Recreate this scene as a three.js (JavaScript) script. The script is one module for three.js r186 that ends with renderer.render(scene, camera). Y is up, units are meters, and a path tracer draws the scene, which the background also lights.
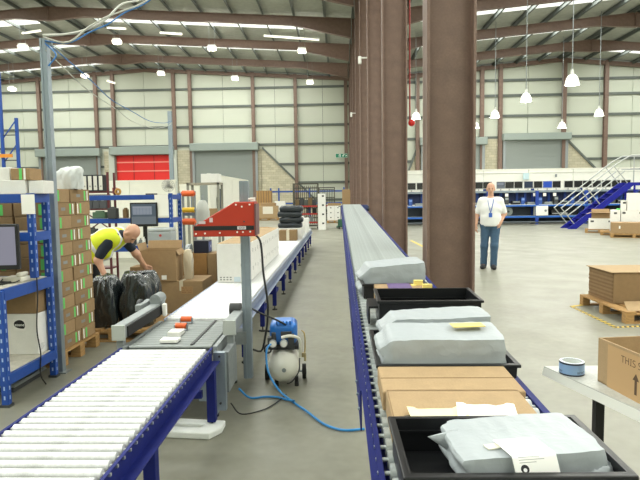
import * as THREE from 'three';
import { RoundedBoxGeometry } from 'three/addons/geometries/RoundedBoxGeometry.js';
import { mergeGeometries } from 'three/addons/utils/BufferGeometryUtils.js';
import { RectAreaLightUniformsLib } from 'three/addons/lights/RectAreaLightUniformsLib.js';
import { FontLoader } from 'three/addons/loaders/FontLoader.js';
import { ImprovedNoise } from 'three/addons/math/ImprovedNoise.js';

// ---------------------------------------------------------------- camera, light, exposure
const scene = new THREE.Scene();
const F = 560;                                            // focal length in pixels of a 640 x 480 frame
const camera = new THREE.PerspectiveCamera(2 * Math.atan(240 / F) * 180 / Math.PI, 640 / 480, 0.05, 200);
camera.position.set(0, 1.6, 0);
camera.rotation.order = 'YXZ';
camera.rotation.set(-4.46 * Math.PI / 180, 1.94 * Math.PI / 180, -0.8 * Math.PI / 180);
camera.updateMatrixWorld(true);
scene.add(camera);
const renderer = new THREE.WebGLRenderer({ antialias: true });
renderer.toneMapping = THREE.LinearToneMapping;
renderer.toneMappingExposure = 0.74;
renderer.shadowMap.enabled = true;
RectAreaLightUniformsLib.init();
scene.background = new THREE.Color(0xcfd6da);             // overcast daylight outside
const DAY = new THREE.Color(0.97, 1.0, 0.94), DAY_NITS = 12;   // daylight coming down through the rooflights
const LAMP = new THREE.Color(1.0, 0.97, 0.86), LAMP_CD = 14, BELL_CD = 20;  // high bay lamps

// ---------------------------------------------------------------- helpers
let seed = 7; const rnd = () => { seed = (seed * 1664525 + 1013904223) >>> 0; return seed / 4294967296; };
const rr = (a, b) => a + (b - a) * rnd();
const V = (x, y, z) => new THREE.Vector3(x, y, z);
const eye = camera.position.clone();
function ray(px, py) { return V((px - 320) / F, -(py - 240) / F, -1).applyMatrix4(new THREE.Matrix4().extractRotation(camera.matrixWorld)); }
function onY(px, py, y = 0) { const r = ray(px, py); return eye.clone().addScaledVector(r, (y - eye.y) / r.y); }   // where a pixel's ray meets a level
function onZ(px, py, d) { const r = ray(px, py); return eye.clone().addScaledVector(r, -d / r.z); }                // ... or a cross wall at distance d
const noise = new ImprovedNoise();
function fbm(u, v, per, oct, s = 0) {                       // tileable noise, roughly -1..1
  let a = 0, w = 1, t = 0;
  for (let o = 0; o < oct; o++) {
    const n = per << o, x = u * n, y = v * n, fx = x / n, fy = y / n, q = s + o * 17.3;
    const g = (i, j) => noise.noise(x - i * n + 300.5, y - j * n + 300.5, q);
    const m = (g(0, 0) * (1 - fx) + g(1, 0) * fx) * (1 - fy) + (g(0, 1) * (1 - fx) + g(1, 1) * fx) * fy;
    a += m * w; t += w; w *= 0.55;
  }
  return a / t * 1.7;
}
function dtex(n, fn, srgb = true, nh = n) {                  // computed texture, fn(u, v) -> [r, g, b] 0..255
  const d = new Uint8Array(n * nh * 4);
  for (let j = 0; j < nh; j++) for (let i = 0; i < n; i++) {
    const c = fn(i / n, j / nh), k = (j * n + i) * 4;
    for (let q = 0; q < 3; q++) d[k + q] = Math.max(0, Math.min(255, c[q])); d[k + 3] = 255;
  }
  const t = new THREE.DataTexture(d, n, nh); t.wrapS = t.wrapT = THREE.RepeatWrapping;
  t.magFilter = THREE.LinearFilter; t.minFilter = THREE.LinearMipmapLinearFilter; t.generateMipmaps = true;
  if (srgb) t.colorSpace = THREE.SRGBColorSpace; t.needsUpdate = true; return t;
}
const rep = (t, r, s = r) => { const c = t.clone(); c.repeat.set(r, s); c.needsUpdate = true; return c; };
function canvasTex(w, h, draw) {
  const c = document.createElement('canvas'); c.width = w; c.height = h; draw(c.getContext('2d'), w, h);
  const t = new THREE.CanvasTexture(c); t.colorSpace = THREE.SRGBColorSpace; return t;
}
const mats = {};
function M(color, rough = 0.6, metal = 0, extra = {}) {
  const key = JSON.stringify([color, rough, metal, Object.keys(extra).map(k => [k, extra[k] && extra[k].uuid || extra[k]])]);
  return mats[key] ||= new THREE.MeshPhysicalMaterial({ color, roughness: rough, metalness: metal, ...extra });
}
function metricUV(g) {                                      // uv in metres, by the way each face points
  if (g.userData.keepUV) return g;
  const p = g.attributes.position, n = g.attributes.normal, uv = new Float32Array(p.count * 2);
  for (let i = 0; i < p.count; i++) {
    const ax = Math.abs(n.getX(i)), ay = Math.abs(n.getY(i)), az = Math.abs(n.getZ(i));
    if (ay >= ax && ay >= az) { uv[2 * i] = p.getX(i); uv[2 * i + 1] = p.getZ(i); }
    else if (ax >= az) { uv[2 * i] = p.getZ(i); uv[2 * i + 1] = p.getY(i); }
    else { uv[2 * i] = p.getX(i); uv[2 * i + 1] = p.getY(i); }
  }
  g.setAttribute('uv', new THREE.BufferAttribute(uv, 2)); return g;
}
function merge(list) {
  list = (Array.isArray(list) ? list : [list]).flat();
  if (list.length === 1) return list[0];
  return mergeGeometries(list.map(g => { const c = g.index ? g.toNonIndexed() : g; for (const k of Object.keys(c.attributes)) if (!['position', 'normal', 'uv'].includes(k)) c.deleteAttribute(k); if (!c.attributes.uv) metricUV(c); return c; }));
}
// geometries: x and z are centres, y is the bottom
const bb = (w, h, d, x = 0, y = 0, z = 0) => new THREE.BoxGeometry(w, h, d).translate(x, y + h / 2, z);
const rb = (w, h, d, x = 0, y = 0, z = 0, r = 0.01, s = 2) => new RoundedBoxGeometry(w, h, d, s, Math.min(r, w / 2.01, h / 2.01, d / 2.01)).translate(x, y + h / 2, z);
const cyl = (r, h, x = 0, y = 0, z = 0, n = 16, r2 = r) => new THREE.CylinderGeometry(r2, r, h, n).translate(x, y + h / 2, z);
const cylX = (r, l, x = 0, y = 0, z = 0, n = 12) => new THREE.CylinderGeometry(r, r, l, n).rotateZ(Math.PI / 2).translate(x, y, z);
const cylZ = (r, l, x = 0, y = 0, z = 0, n = 12, r2 = r) => new THREE.CylinderGeometry(r2, r, l, n).rotateX(Math.PI / 2).translate(x, y, z);
const tube = (pts, r, n = 24, m = 6, closed = false) => new THREE.TubeGeometry(new THREE.CatmullRomCurve3(pts.map(p => p.isVector3 ? p : V(...p)), closed, 'centripetal'), n, r, m, closed);
function bar(a, b, w, h = w, round = false) {               // straight bar between two points
  const A = a.isVector3 ? a : V(...a), B = b.isVector3 ? b : V(...b), L = A.distanceTo(B);
  const g = round ? new THREE.CylinderGeometry(w, w, L, 8) : new THREE.BoxGeometry(w, L, h);
  const q = new THREE.Quaternion().setFromUnitVectors(V(0, 1, 0), B.clone().sub(A).normalize());
  return g.applyQuaternion(q).translate((A.x + B.x) / 2, (A.y + B.y) / 2, (A.z + B.z) / 2);
}
const lathe = (pts, n = 24) => new THREE.LatheGeometry(pts.map(p => new THREE.Vector2(...p)), n);
function prism(pts, depth, bevel = 0) {                      // outline in x, y pushed out along +z
  const s = new THREE.Shape(pts.map(p => new THREE.Vector2(...p)));
  return new THREE.ExtrudeGeometry(s, { depth, bevelEnabled: bevel > 0, bevelSize: bevel, bevelThickness: bevel, bevelSegments: 1, steps: 1 });
}
const taken = {};
function numbered(n) { const k = taken[n] = (taken[n] ?? -1) + 1; return k ? n + '_' + String(k).padStart(3, '0') : n; }
function shade(o) { o.castShadow = true; o.receiveShadow = true; return o; }
function part(name, geo, m, parent, label) {                // one mesh, a part of parent
  const o = shade(new THREE.Mesh(metricUV(merge(geo)), m)); o.name = name; parent.add(o);
  if (label) o.userData.label = label;
  return o;
}
function tag(o, label, category, group, kind) { Object.assign(o.userData, { label, category }); if (group) o.userData.group = group; if (kind) o.userData.kind = kind; return o; }
function thing(name, label, category, pos = [0, 0, 0], turn = 0, group, kind) {
  const o = new THREE.Group(); o.name = numbered(name); scene.add(o);
  if (pos.isVector3) o.position.copy(pos); else o.position.set(...pos);
  o.rotation.y = turn; if (pos.ramp) o.rotation.x = pos.ramp; return tag(o, label, category, group, kind);
}
function solo(name, geo, m, label, category, pos = [0, 0, 0], turn = 0, group, kind) {   // a thing that is one mesh
  const o = part(numbered(name), geo, m, scene); if (pos.isVector3) o.position.copy(pos); else o.position.set(...pos);
  o.rotation.y = turn; if (pos.ramp) o.rotation.x = pos.ramp; return tag(o, label, category, group, kind);
}
function copy(src, pos, turn = 0, label) {
  const o = src.clone(); o.name = numbered(src.name.replace(/_\d{3}$/, '')); scene.add(o);
  o.userData = { ...src.userData }; if (pos.isVector3) o.position.copy(pos); else o.position.set(...pos);
  o.rotation.y = turn; if (label) o.userData.label = label; return o;
}
// ---------------------------------------------------------------- materials
const concreteT = dtex(1024, (u, v) => {
  const a = fbm(u, v, 5, 5), b = fbm(u, v, 23, 3, 50), c = fbm(u, v, 90, 2, 90), s = fbm(u, v, 9, 3, 200);
  const st = Math.max(0, s - 0.42) * 60;
  const k = 158 + a * 13 + b * 7 + c * 9 - st;
  return [k, k * 0.992, k * 0.93];
});
const concreteR = dtex(512, (u, v) => { const k = 118 + fbm(u, v, 7, 4, 20) * 50; return [k, k, k]; }, false);
const cardT = dtex(256, (u, v) => { const k = 1 + fbm(u, v, 6, 3, 4) * 0.05 + fbm(u, v, 60, 2, 9) * 0.05; return [205 * k, 205 * k, 205 * k]; });
const paleT = dtex(256, (u, v) => { const k = 244 + fbm(u, v, 6, 3, 4) * 7 + fbm(u, v, 60, 2, 9) * 5; return [k, k, k]; });
const grainT = dtex(256, (u, v) => { const k = 215 + fbm(u, v, 8, 4, 31) * 22 + fbm(u, v, 70, 2, 13) * 14; return [k, k, k]; });
const blockT = dtex(512, (u, v) => {                          // fair-faced blockwork, 5 courses by 4 blocks, far too distant to build
  const r = Math.floor(v * 10), x = (u * 5 + (r % 2) * 0.5) % 1, y = (v * 10) % 1;
  const j = x < 0.035 || y < 0.07, id = Math.sin((Math.floor(u * 5 + (r % 2) * 0.5) % 5) * 12.9 + r * 78.2) * 43758.5, t = id - Math.floor(id);
  const k = (j ? 150 : 178 + t * 22) + fbm(u, v, 40, 2, 3) * 14; return [k * 0.99, k * 0.955, k * 0.83];
});
const woodT = dtex(256, (u, v) => { const g = fbm(u * 1, v, 4, 2, 8) * 8 + Math.sin((v * 14 + fbm(u, v, 3, 3, 5) * 1.2) * 6.28) * 9; const k = 190 + g; return [k * 1.05, k * 0.93, k * 0.74]; });
const creaseT = dtex(512, (u, v) => { const a = 1 - Math.abs(fbm(u, v, 5, 3, 61)), b = 1 - Math.abs(fbm(u, v, 17, 2, 71)), k = 90 + Math.pow(Math.max(0, a), 6) * 110 + Math.pow(Math.max(0, b), 5) * 50; return [k, k, k]; }, false);
const brownSteel = M(0x8b7163, 0.55, 0, { map: rep(grainT, 0.7) });
const greySteel = M(0x5d635e, 0.6, 0.1);
const cladding = M(0xbfc3b4, 0.7);
const sheetMat = M(0xcfd3c7, 0.75, 0, { map: rep(grainT, 0.4) });
const blockMat = M(0xffffff, 0.9, 0, { map: rep(blockT, 1 / 2.2, 1 / 2.15) });
const floorMat = new THREE.MeshPhysicalMaterial({ color: 0xd4d4ca, roughness: 0.9, map: rep(concreteT, 1 / 7.3), roughnessMap: rep(concreteR, 1 / 5.1), clearcoat: 0 });
const shutterMat = M(0x878e8a, 0.5, 0.2);
const shutterBox = M(0x8d9791, 0.5, 0.2);
const zinc = M(0x9aa6b0, 0.38, 0.6, { map: rep(paleT, 3) });
const zincDull = M(0xa9b0b1, 0.5, 0.4, { map: rep(grainT, 3) });
const convBlue = M(0x1a277c, 0.6, 0.0, { map: rep(grainT, 2), specularIntensity: 0.5 });
const rackBlue = M(0x1f55b5, 0.45, 0, { map: rep(grainT, 2) });
const whiteRoll = M(0xfafcfb, 0.3, 0, { map: rep(grainT, 3), clearcoat: 0.3 });
const steelRoll = M(0xe2eae9, 0.28, 0.35, { map: rep(grainT, 3) });
const black = M(0x141517, 0.45), rubber = M(0x1b1b1c, 0.8), white = M(0xe9e9e2, 0.55), offWhite = M(0xe4e3d6, 0.6);
const card = M(0xbe9d72, 0.85, 0, { map: rep(cardT, 2.5) }), cardPale = M(0xcdae82, 0.85, 0, { map: rep(cardT, 2.5) }), cardDark = M(0xac8d64, 0.85, 0, { map: rep(cardT, 2.5) });
const whiteCard = M(0xecebe5, 0.7, 0, { map: rep(paleT, 2) });
const palletWood = M(0xd8c09a, 0.85, 0, { map: rep(woodT, 1.4) });
const paper = M(0xf0efe8, 0.8), greenLabel = M(0x63c765, 0.7), tapeClear = M(0xcfc6ae, 0.3), yellowPaper = M(0xe6d27c, 0.8);
const red = M(0xab2f18, 0.4), orange = M(0xe0622a, 0.45), darkGrey = M(0x3a3c3d, 0.6), midGrey = M(0x7e8484, 0.55), blackFilm = M(0x1f2628, 0.22, 0, { clearcoat: 0.6, clearcoatRoughness: 0.25 });
const mark2 = M(0x55554f, 0.8);
const screenGlow = (c, k = 0.8) => M(0x050505, 0.3, 0, { emissive: c, emissiveIntensity: k });

// ---------------------------------------------------------------- building shell
const S = 5.7, Z0 = -6, frameZ = k => Z0 - S * k;              // portal frames every 5.7 m
const ZL = frameZ(8), ZR = frameZ(7), ZF = frameZ(-3);         // left gable, right gable, wall behind the camera
const roofL = x => 13.55 - 0.062 * Math.abs(x + 17.5), roofR = x => 12.35 - 0.088 * Math.abs(x - 17.6);
const XL = -36.2, XR = 34.2, XC = 1.165;                        // side walls and the row of columns
{
  const fl = part('floor', bb(XR - XL + 1, 0.3, ZF - ZL + 1, (XR + XL) / 2, -0.3, (ZF + ZL) / 2), floorMat, scene);
  tag(fl, 'pale worn concrete warehouse floor', 'floor', null, 'structure');
}
function sideWall(name, geo, label) { tag(part(name, geo, cladding, scene), label, 'wall', null, 'structure'); }
sideWall('wall_left', bb(0.3, 12.6, ZF - ZL + 0.6, XL - 0.15, 0, (ZF + ZL) / 2), 'pale clad side wall of the left bay');
sideWall('wall_right', bb(0.3, 11.2, ZF - ZR + 0.6, XR + 0.15, 0, (ZF + ZR) / 2), 'pale clad side wall of the right bay');
sideWall('wall_front', [bb(XC - XL, 13.6, 0.3, (XC + XL) / 2, 0, ZF + 0.15), bb(XR - XC, 12.5, 0.3, (XC + XR) / 2, 0, ZF + 0.15)], 'pale clad gable wall behind the photographer');
sideWall('wall_return', [bb(0.2, 13, ZR - ZL, XC + 0.5, 0, (ZR + ZL) / 2), bb(0.2, 3.0, ZF - ZR, XC + 0.5, 10.4, (ZF + ZR) / 2)], 'pale clad wall above the valley between the bays');

// gable walls: blockwork below, cladding panels between posts and rails above
function gable(name, z, x0, x1, roof, apex, posts, joints, rails, block, label) {
  const g = thing(name, label, 'wall', [0, 0, 0], 0, null, 'structure');
  part('backing', prism([[x0, 0], [x1, 0], [x1, roof(x1)], [apex, roof(apex)], [x0, roof(x0)]], 0.2).translate(0, 0, z - 0.3), darkGrey, g);
  const xs = [x0, ...posts, ...joints, x1].sort((a, b) => a - b), ys = [0.0, ...rails, 99];
  for (let i = 0; i < xs.length - 1; i++) for (let j = 0; j < ys.length - 1; j++) {
    const a = xs[i] + 0.015, b = xs[i + 1] - 0.015, lo = ys[j] + 0.01;
    if (b - a < 0.05) continue;
    const ta = Math.min(ys[j + 1], roof(a)), tb = Math.min(ys[j + 1], roof(b));
    if (ta < lo + 0.05 || tb < lo + 0.05) continue;
    const pts = [[a, lo], [b, lo], [b, tb]]; if (a < apex && b > apex && ys[j + 1] > roof(apex)) pts.push([apex, roof(apex)]); pts.push([a, ta]);
    part('cladding_panel', prism(pts, 0.06).translate(0, 0, z - 0.1), cladding, g);
  }
  for (const b of block) part('block_panel', prism(b, 0.12).translate(0, 0, z - 0.02), blockMat, g);
  for (const y of rails) part('sheeting_rail', bb(x1 - x0, 0.2, 0.1, (x0 + x1) / 2, y - 0.1, z + 0.02), greySteel, g);
  for (const x of posts) part('gable_post', [bb(0.3, roof(x) - 0.1, 0.04, x, 0, z + 0.35), bb(0.3, roof(x) - 0.1, 0.04, x, 0, z + 0.12), bb(0.03, roof(x) - 0.1, 0.2, x, 0, z + 0.24)], brownSteel, g);
  const rf = (a, b) => bar([a, roof(a) - 0.3, z + 0.2], [b, roof(b) - 0.3, z + 0.2], 0.3, 0.25);
  part('gable_rafter', [rf(x0, apex), rf(apex, x1)], brownSteel, g);
  return g;
}
const gl = gable('wall_back', ZL, XL, XC, roofL, -17.5, [-33, -27.4, -22.1, -20.5, -14.9, -13.4, -7.65, -3.8, 0.75], [-29.1, -24.7, -17.7, -10.45, -5.7, -1.35],
  [1.3, 2.9, 4.6, 6.4, 8.1, 9.9, 11.5], [[[-36.2, 0], [-21, 0], [-21, 3.4], [-36.2, 3.4]], [[-21.6, 0], [-7, 0], [-7, 6], [-21.6, 6]], [[-7.05, 0], [-0.9, 0], [-6.9, 6.0], [-7.05, 6.0]]], 'pale clad back gable wall of the left bay with brown posts');
part('diagonal_trim', bar([-6.9, 6.1, ZL + 0.18], [-0.9, 0.1, ZL + 0.18], 0.16, 0.1), greySteel, gl);
const gr = gable('wall_back_right', ZR, XC + 0.6, XR, roofR, 17.6, [6.4, 11.5, 12.95, 17.95, 21.2, 27.5], [8.6, 15.2, 23.4, 25.5], [1.2, 2.8, 4.3, 6.1, 7.8, 9.4, 10.6],
  [[[4.4, 0], [6.6, 0], [6.6, 5.6]].map(p => p), [[6.5, 0], [18.2, 0], [18.2, 6], [6.5, 6]], [[18.2, 0], [23.9, 0], [18.3, 5.7], [18.2, 5.7]]], 'pale clad back gable wall of the right bay with brown posts');
part('diagonal_trim', bar([18.3, 5.8, ZR + 0.18], [23.9, 0.1, ZR + 0.18], 0.16, 0.1), greySteel, gr);
part('diagonal_trim', bar([6.5, 5.7, ZR + 0.18], [4.4, 0.1, ZR + 0.18], 0.16, 0.1), greySteel, gr);

// roller shutter doors: curtain of slats, hood, guides
let doors = 0;
function shutter(x0, x1, z, top, hood, m, label, slat = 0.32) {
  const g = thing('door_' + ++doors, label, 'door', [(x0 + x1) / 2, 0, z], 0, null, 'structure'); g.name = 'door_' + doors;
  const w = x1 - x0, n = Math.round(top / slat), h = top / n;
  const sg = [bb(w - 0.3, h - 0.03, 0.05, 0, 0.015, 0.2), bb(w - 0.3, 0.05, 0.03, 0, -0.02, 0.19)];
  const geo = metricUV(merge(sg));
  for (let i = 0; i < n; i++) { const s = shade(new THREE.Mesh(geo, m)); s.name = 'slat'; s.position.y = i * h; g.add(s); }
  part('hood', rb(w + 0.3, hood, 0.7, 0, top, 0.45, 0.06), shutterBox, g);
  for (const s of [-1, 1]) part('guide_rail', bb(0.22, top, 0.18, s * (w / 2 - 0.08), 0, 0.3), zincDull, g);
  return g;
}
shutter(-27.6, -21.9, ZL, 5.55, 0.7, shutterMat, 'grey roller shutter door left of the red shutter');
const redDoor = shutter(-20.7, -15.1, ZL, 5.6, 0.75, M(0xd8221c, 0.5), 'red high speed roller door with white reinforcing bars', 1.5);
for (const y of [2.35, 3.1, 4.1, 4.9]) part('wind_bar', bb(5.2, 0.1, 0.05, 0, y, 0.26), y < 3 ? white : M(0xe58d80, 0.5), redDoor);
for (const x of [-0.9, 1.0]) part('seam', bb(0.07, 5.4, 0.03, x, 0.1, 0.25), M(0x9c1512, 0.5), redDoor);
part('door_frame', [bb(0.5, 6, 0.3, -2.9, 0, 0.25), bb(0.5, 6, 0.3, 2.9, 0, 0.25)], M(0xb8bcb2, 0.6), redDoor);
shutter(-13.3, -7.35, ZL, 5.85, 0.7, shutterMat, 'grey roller shutter door beside the sloping blockwork');
shutter(13.2, 18.25, ZR, 5.8, 0.55, shutterMat, 'grey roller shutter door behind the blue mobile stairs');
shutter(6.7, 11.7, ZR, 5.5, 0.6, shutterMat, 'grey roller shutter door partly hidden behind the near column');

// portal frames
function rafter(z, roof, xa, xb, apex, xh, side) {
  const pr = [], dep = 0.5, top = x => roof(x) - 0.25;
  const lo = x => { const ev = Math.min(Math.abs(x - xa), Math.abs(x - xb)), ap = Math.abs(x - apex); return top(x) - dep - Math.max(0, 1 - ev / 3.6) * 0.62 - Math.max(0, 1 - ap / 2.2) * 0.3; };
  const xs = [xa, xa + 3.6, apex - 2.2, apex, apex + 2.2, xb - 3.6, xb], up = xs.map(x => [x, top(x)]), dn = xs.map(x => [x, lo(x)]).reverse();
  const web = prism([...up, ...dn], 0.03).translate(0, 0, -0.015);
  const fl = []; for (let i = 0; i < xs.length - 1; i++) { fl.push(bar([xs[i], top(xs[i]), 0], [xs[i + 1], top(xs[i + 1]), 0], 0.03, 0.26)); fl.push(bar([xs[i], lo(xs[i]), 0], [xs[i + 1], lo(xs[i + 1]), 0], 0.03, 0.26)); }
  return [web, ...fl, ...[xs[1], apex, xs[5]].map(x => bb(0.04, top(x) - lo(x), 0.24, x, lo(x), 0))];
}
const rafL = metricUV(merge(rafter(0, roofL, XL + 0.3, XC - 0.3, -17.5))), rafR = metricUV(merge(rafter(0, roofR, XC + 0.35, XR - 0.3, 17.6)));
const nth = ['nearest', 'second', 'third', 'fourth', 'fifth', 'sixth', 'seventh', 'eighth'];
for (let k = -2; k < 8; k++) {
  const a = shade(new THREE.Mesh(rafL, brownSteel)); a.name = numbered('roof_rafter'); a.position.z = frameZ(k); scene.add(a);
  tag(a, 'brown steel roof rafter spanning the left bay', 'rafter', 'rafters of the left bay', 'structure');
  if (k < 7) { const b = shade(new THREE.Mesh(rafR, brownSteel)); b.name = numbered('roof_rafter'); b.position.z = frameZ(k); scene.add(b); tag(b, 'brown steel roof rafter spanning the right bay', 'rafter', 'rafters of the right bay', 'structure'); }
  if (k >= 0) {
    const c = thing('steel_column', k ? nth[k] + ' brown steel column along the roller conveyor, counted from the wrapped parcels' : 'wide brown steel column beside the wrapped parcels on the conveyor', 'column', [XC, 0, frameZ(k)], 0, 'row of columns between the bays', 'structure');
    const H = 12.2, w = 0.5, d = 0.3;
    part('web', bb(w, H, 0.03, 0, 0, 0), brownSteel, c);
    for (const s of [-1, 1]) part('flange', rb(0.03, H, d, s * (w / 2 - 0.015), 0, 0, 0.004, 1), brownSteel, c);
    part('base_plate', bb(0.54, 0.03, 0.4, 0, 0, 0), brownSteel, c);
  }
}
// roof: purlins, sheets, rooflights
const ceil = thing('ceiling', 'pale profiled underside of the warehouse roof', 'ceiling', [0, 0, 0], 0, null, 'structure');
const glow = M(0xf4f6ee, 0.6, 0, { emissive: 0xffffff, emissiveIntensity: 1.25 });
let lights = 0;
function slope(xa, xb, roof, zEnd, kEnd, ga, gb) {
  const up = (x, z, e = 0) => [x, roof(x) + e, z];
  const slab = (x0, x1, z0, z1, t = 0.08) => prism([[x0, roof(x0)], [x1, roof(x1)], [x1, roof(x1) + t], [x0, roof(x0) + t]], Math.abs(z1 - z0)).translate(0, 0, Math.min(z0, z1));
  for (let k = -3; k < kEnd; k++) {
    const zn = frameZ(k), z1 = zn - 1.4, z2 = zn - 3.4, zf = frameZ(k + 1);
    part('roof_sheet', slab(xa, xb, zn, z1), sheetMat, ceil); part('roof_sheet', slab(xa, xb, z2, zf), sheetMat, ceil);
    part('roof_sheet', slab(Math.min(xa, xb), Math.min(ga, gb), z1, z2), sheetMat, ceil); part('roof_sheet', slab(Math.max(ga, gb), Math.max(xa, xb), z1, z2), sheetMat, ceil);
    const w = thing('window_' + ++lights, 'translucent rooflight strip glowing with daylight across the roof slope', 'rooflight', [0, 0, 0], 0, 'rooflight strips', 'structure'); w.name = 'window_' + lights;
    const lo = Math.min(ga, gb), hi = Math.max(ga, gb), n = Math.round((hi - lo) / 1.8);
    if (k >= 3) for (let i = 0; i < n; i++) part('pane', slab(lo + (hi - lo) * i / n + 0.01, lo + (hi - lo) * (i + 1) / n - 0.01, z1 - 0.02, z2 + 0.02, 0.03), glow, w);
    else part('pane', slab(lo, hi, z1 - 0.02, z2 + 0.02, 0.03), glow, w);
    const L = new THREE.RectAreaLight(DAY, DAY_NITS, Math.hypot(hi - lo, roof(hi) - roof(lo)), 1.95);
    L.position.set((lo + hi) / 2, (roof(lo) + roof(hi)) / 2 - 0.02, (z1 + z2) / 2);
    L.rotation.order = 'ZXY'; L.rotation.set(-Math.PI / 2, 0, Math.atan2(roof(hi) - roof(lo), hi - lo)); L.name = 'rooflight_daylight'; scene.add(L);
  }
  const n = Math.round(Math.abs(xb - xa) / 1.8), pg = [bb(0.03, 0.22, ZF - zEnd), bb(0.09, 0.02, ZF - zEnd, 0.04), bb(0.09, 0.02, ZF - zEnd, -0.04, 0.2)];
  const geo = metricUV(merge(pg));
  for (let i = 0; i <= n; i++) {
    const x = xa + (xb - xa) * (i === 0 ? 0.01 : i === n ? 0.99 : i / n), p = shade(new THREE.Mesh(geo, greySteel)); p.name = numbered('purlin');
    p.position.set(x, roof(x) - 0.26, (ZF + zEnd) / 2); scene.add(p); tag(p, 'grey steel purlin running the length of the roof', 'purlin', 'roof purlins', 'structure');
  }
}
slope(XC, -17.5, roofL, ZL, 8, -2.2, -15.6); slope(-17.5, XL, roofL, ZL, 8, -19.4, -33);
slope(XC + 0.6, 17.6, roofR, ZR, 7, 4.5, 15.8); slope(17.6, XR, roofR, ZR, 7, 19.4, 31);

// ---------------------------------------------------------------- roller conveyors
const put = (geo, m, name, parent, x, y, z) => { const o = shade(new THREE.Mesh(geo, m)); o.name = name; o.position.set(x, y, z); parent.add(o); return o; };
function conveyor(name, label, x0, x1, d0, d1, h, rollMat, o = {}) {         // h(d): height of the roller tops at distance d
  const g = thing(name, label, 'conveyor', [(x0 + x1) / 2, 0, -(d0 + d1) / 2], 0, o.group);
  const w = x1 - x0, zc = -(d0 + d1) / 2, loc = d => -d - zc, r = o.r || 0.025, pitch = o.pitch || 0.075, n = Math.floor((d1 - d0) / pitch);
  const axleY = d => h(d) - r;
  const rg = metricUV(merge([cylX(r, w - 0.05, 0, 0, 0, 14), cylX(r * 1.04, 0.02, w / 2 - 0.037, 0, 0, 10), cylX(r * 1.04, 0.02, -w / 2 + 0.037, 0, 0, 10), cylX(0.006, w + 0.02, 0, 0, 0, 6)]));
  for (let i = 0; i < n; i++) { const d = d0 + pitch * (i + 0.5); put(rg, rollMat, 'roller', g, 0, axleY(d), loc(d)); }
  for (const s of [-1, 1]) {
    const X = s * w / 2, A = (dx, dy, d) => [X + s * dx, axleY(d) + dy, loc(d)];
    part('side_rail', [0, 1, 2].map((q, i) => i === 0 ? boxAlong(A(-0.006, -0.04, d0), A(-0.006, -0.04, d1), 0.005, 0.1) : i === 1 ? boxAlong(A(o.flange ?? 0.025, -0.088, d0), A(o.flange ?? 0.025, -0.088, d1), 0.06, 0.005) : boxAlong(A(0, 0.01, d0), A(0, 0.01, d1), 0.016, 0.004)), o.railMat || convBlue, g);
    if (o.topFlange) part('rail_flange', boxAlong(A(o.topFlange / 2, -0.004, d0), A(o.topFlange / 2, -0.004, d1), o.topFlange, 0.005), convBlue, g);
    if (o.bolts) { const bg = metricUV(merge([bb(0.012, 0.012, 0.012, 0, -0.006, 0)])); for (let i = 0; i < Math.min(n, o.bolts); i++) { const d = d0 + pitch * (i + 0.5); put(bg, zinc, 'axle_bolt', g, X + s * 0.004, axleY(d) - 0.002, loc(d)); } }
  }
  for (const d of o.legs || []) for (const s of [-1, 1]) {
    const lw = o.legW || 0.06, H = axleY(d) - 0.085, lg = part('leg', [rb(lw, H - 0.06, lw, s * (w / 2 - lw / 2 + (o.legOut || 0)), 0.06, loc(d), 0.006, 1)], convBlue, g);
    part('foot', [cyl(0.008, 0.06, s * (w / 2 - lw / 2 + (o.legOut || 0)), 0, loc(d), 8), cyl(0.035, 0.012, s * (w / 2 - lw / 2 + (o.legOut || 0)), 0, loc(d), 14)], rubber, lg);
  }
  for (const d of o.legs || []) part('cross_bar', bb(w - 0.1, 0.05, 0.04, 0, axleY(d) * 0.42, loc(d)), convBlue, g);
  if (o.brace) for (const s of [-1, 1]) for (const d of o.legs) part('knee_brace', boxAlong([s * (w / 2 - 0.03), axleY(d) * 0.45, loc(d)], [s * (w / 2 - 0.03), axleY(d) * 0.45, loc(d) - 0.42], 0.03, 0.05), convBlue, g);
  return g;
}
function boxAlong(a, b, wx, hy) {                                  // box whose length runs from a to b, mostly along z
  const A = V(...a), B = V(...b), L = A.distanceTo(B), g = new THREE.BoxGeometry(wx, hy, L);
  g.rotateX(Math.atan2(B.y - A.y, Math.abs(B.z - A.z)) * (B.z < A.z ? 1 : -1));
  return g.translate((A.x + B.x) / 2, (A.y + B.y) / 2, (A.z + B.z) / 2);
}
const CH = 0.555;
conveyor('roller_conveyor', 'short roller conveyor with white rollers feeding the case sealer', -1.555, -0.905, 0.9, 3.86, () => CH, whiteRoll, { legs: [1.4, 2.5, 3.74], bolts: 42, legOut: 0.045, r: 0.021, pitch: 0.071 });
conveyor('roller_conveyor', 'long white roller conveyor with blue trestle legs leaving the case sealer', -1.545, -0.895, 4.8, 18.3, () => CH, whiteRoll, { legs: Array.from({ length: 11 }, (_, i) => 5.3 + i * 1.27), railMat: M(0x8f9bb4, 0.35, 0.5), legW: 0.055, brace: true });
const rampH = d => 0.862 + 0.0305 * (d - 1.4);
const RX0 = 0.108, RX1 = 0.69;
conveyor('gravity_conveyor', 'long sloping gravity roller conveyor with blue sides beside the brown columns', RX0, RX1, 1.0, 17.2, rampH, steelRoll, { legs: [1.6, 3.05, 5.4, 8, 10.6, 13.2, 15.8, 17], bolts: 60, flange: -0.04, legOut: -0.12, topFlange: 0.028 });
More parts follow.
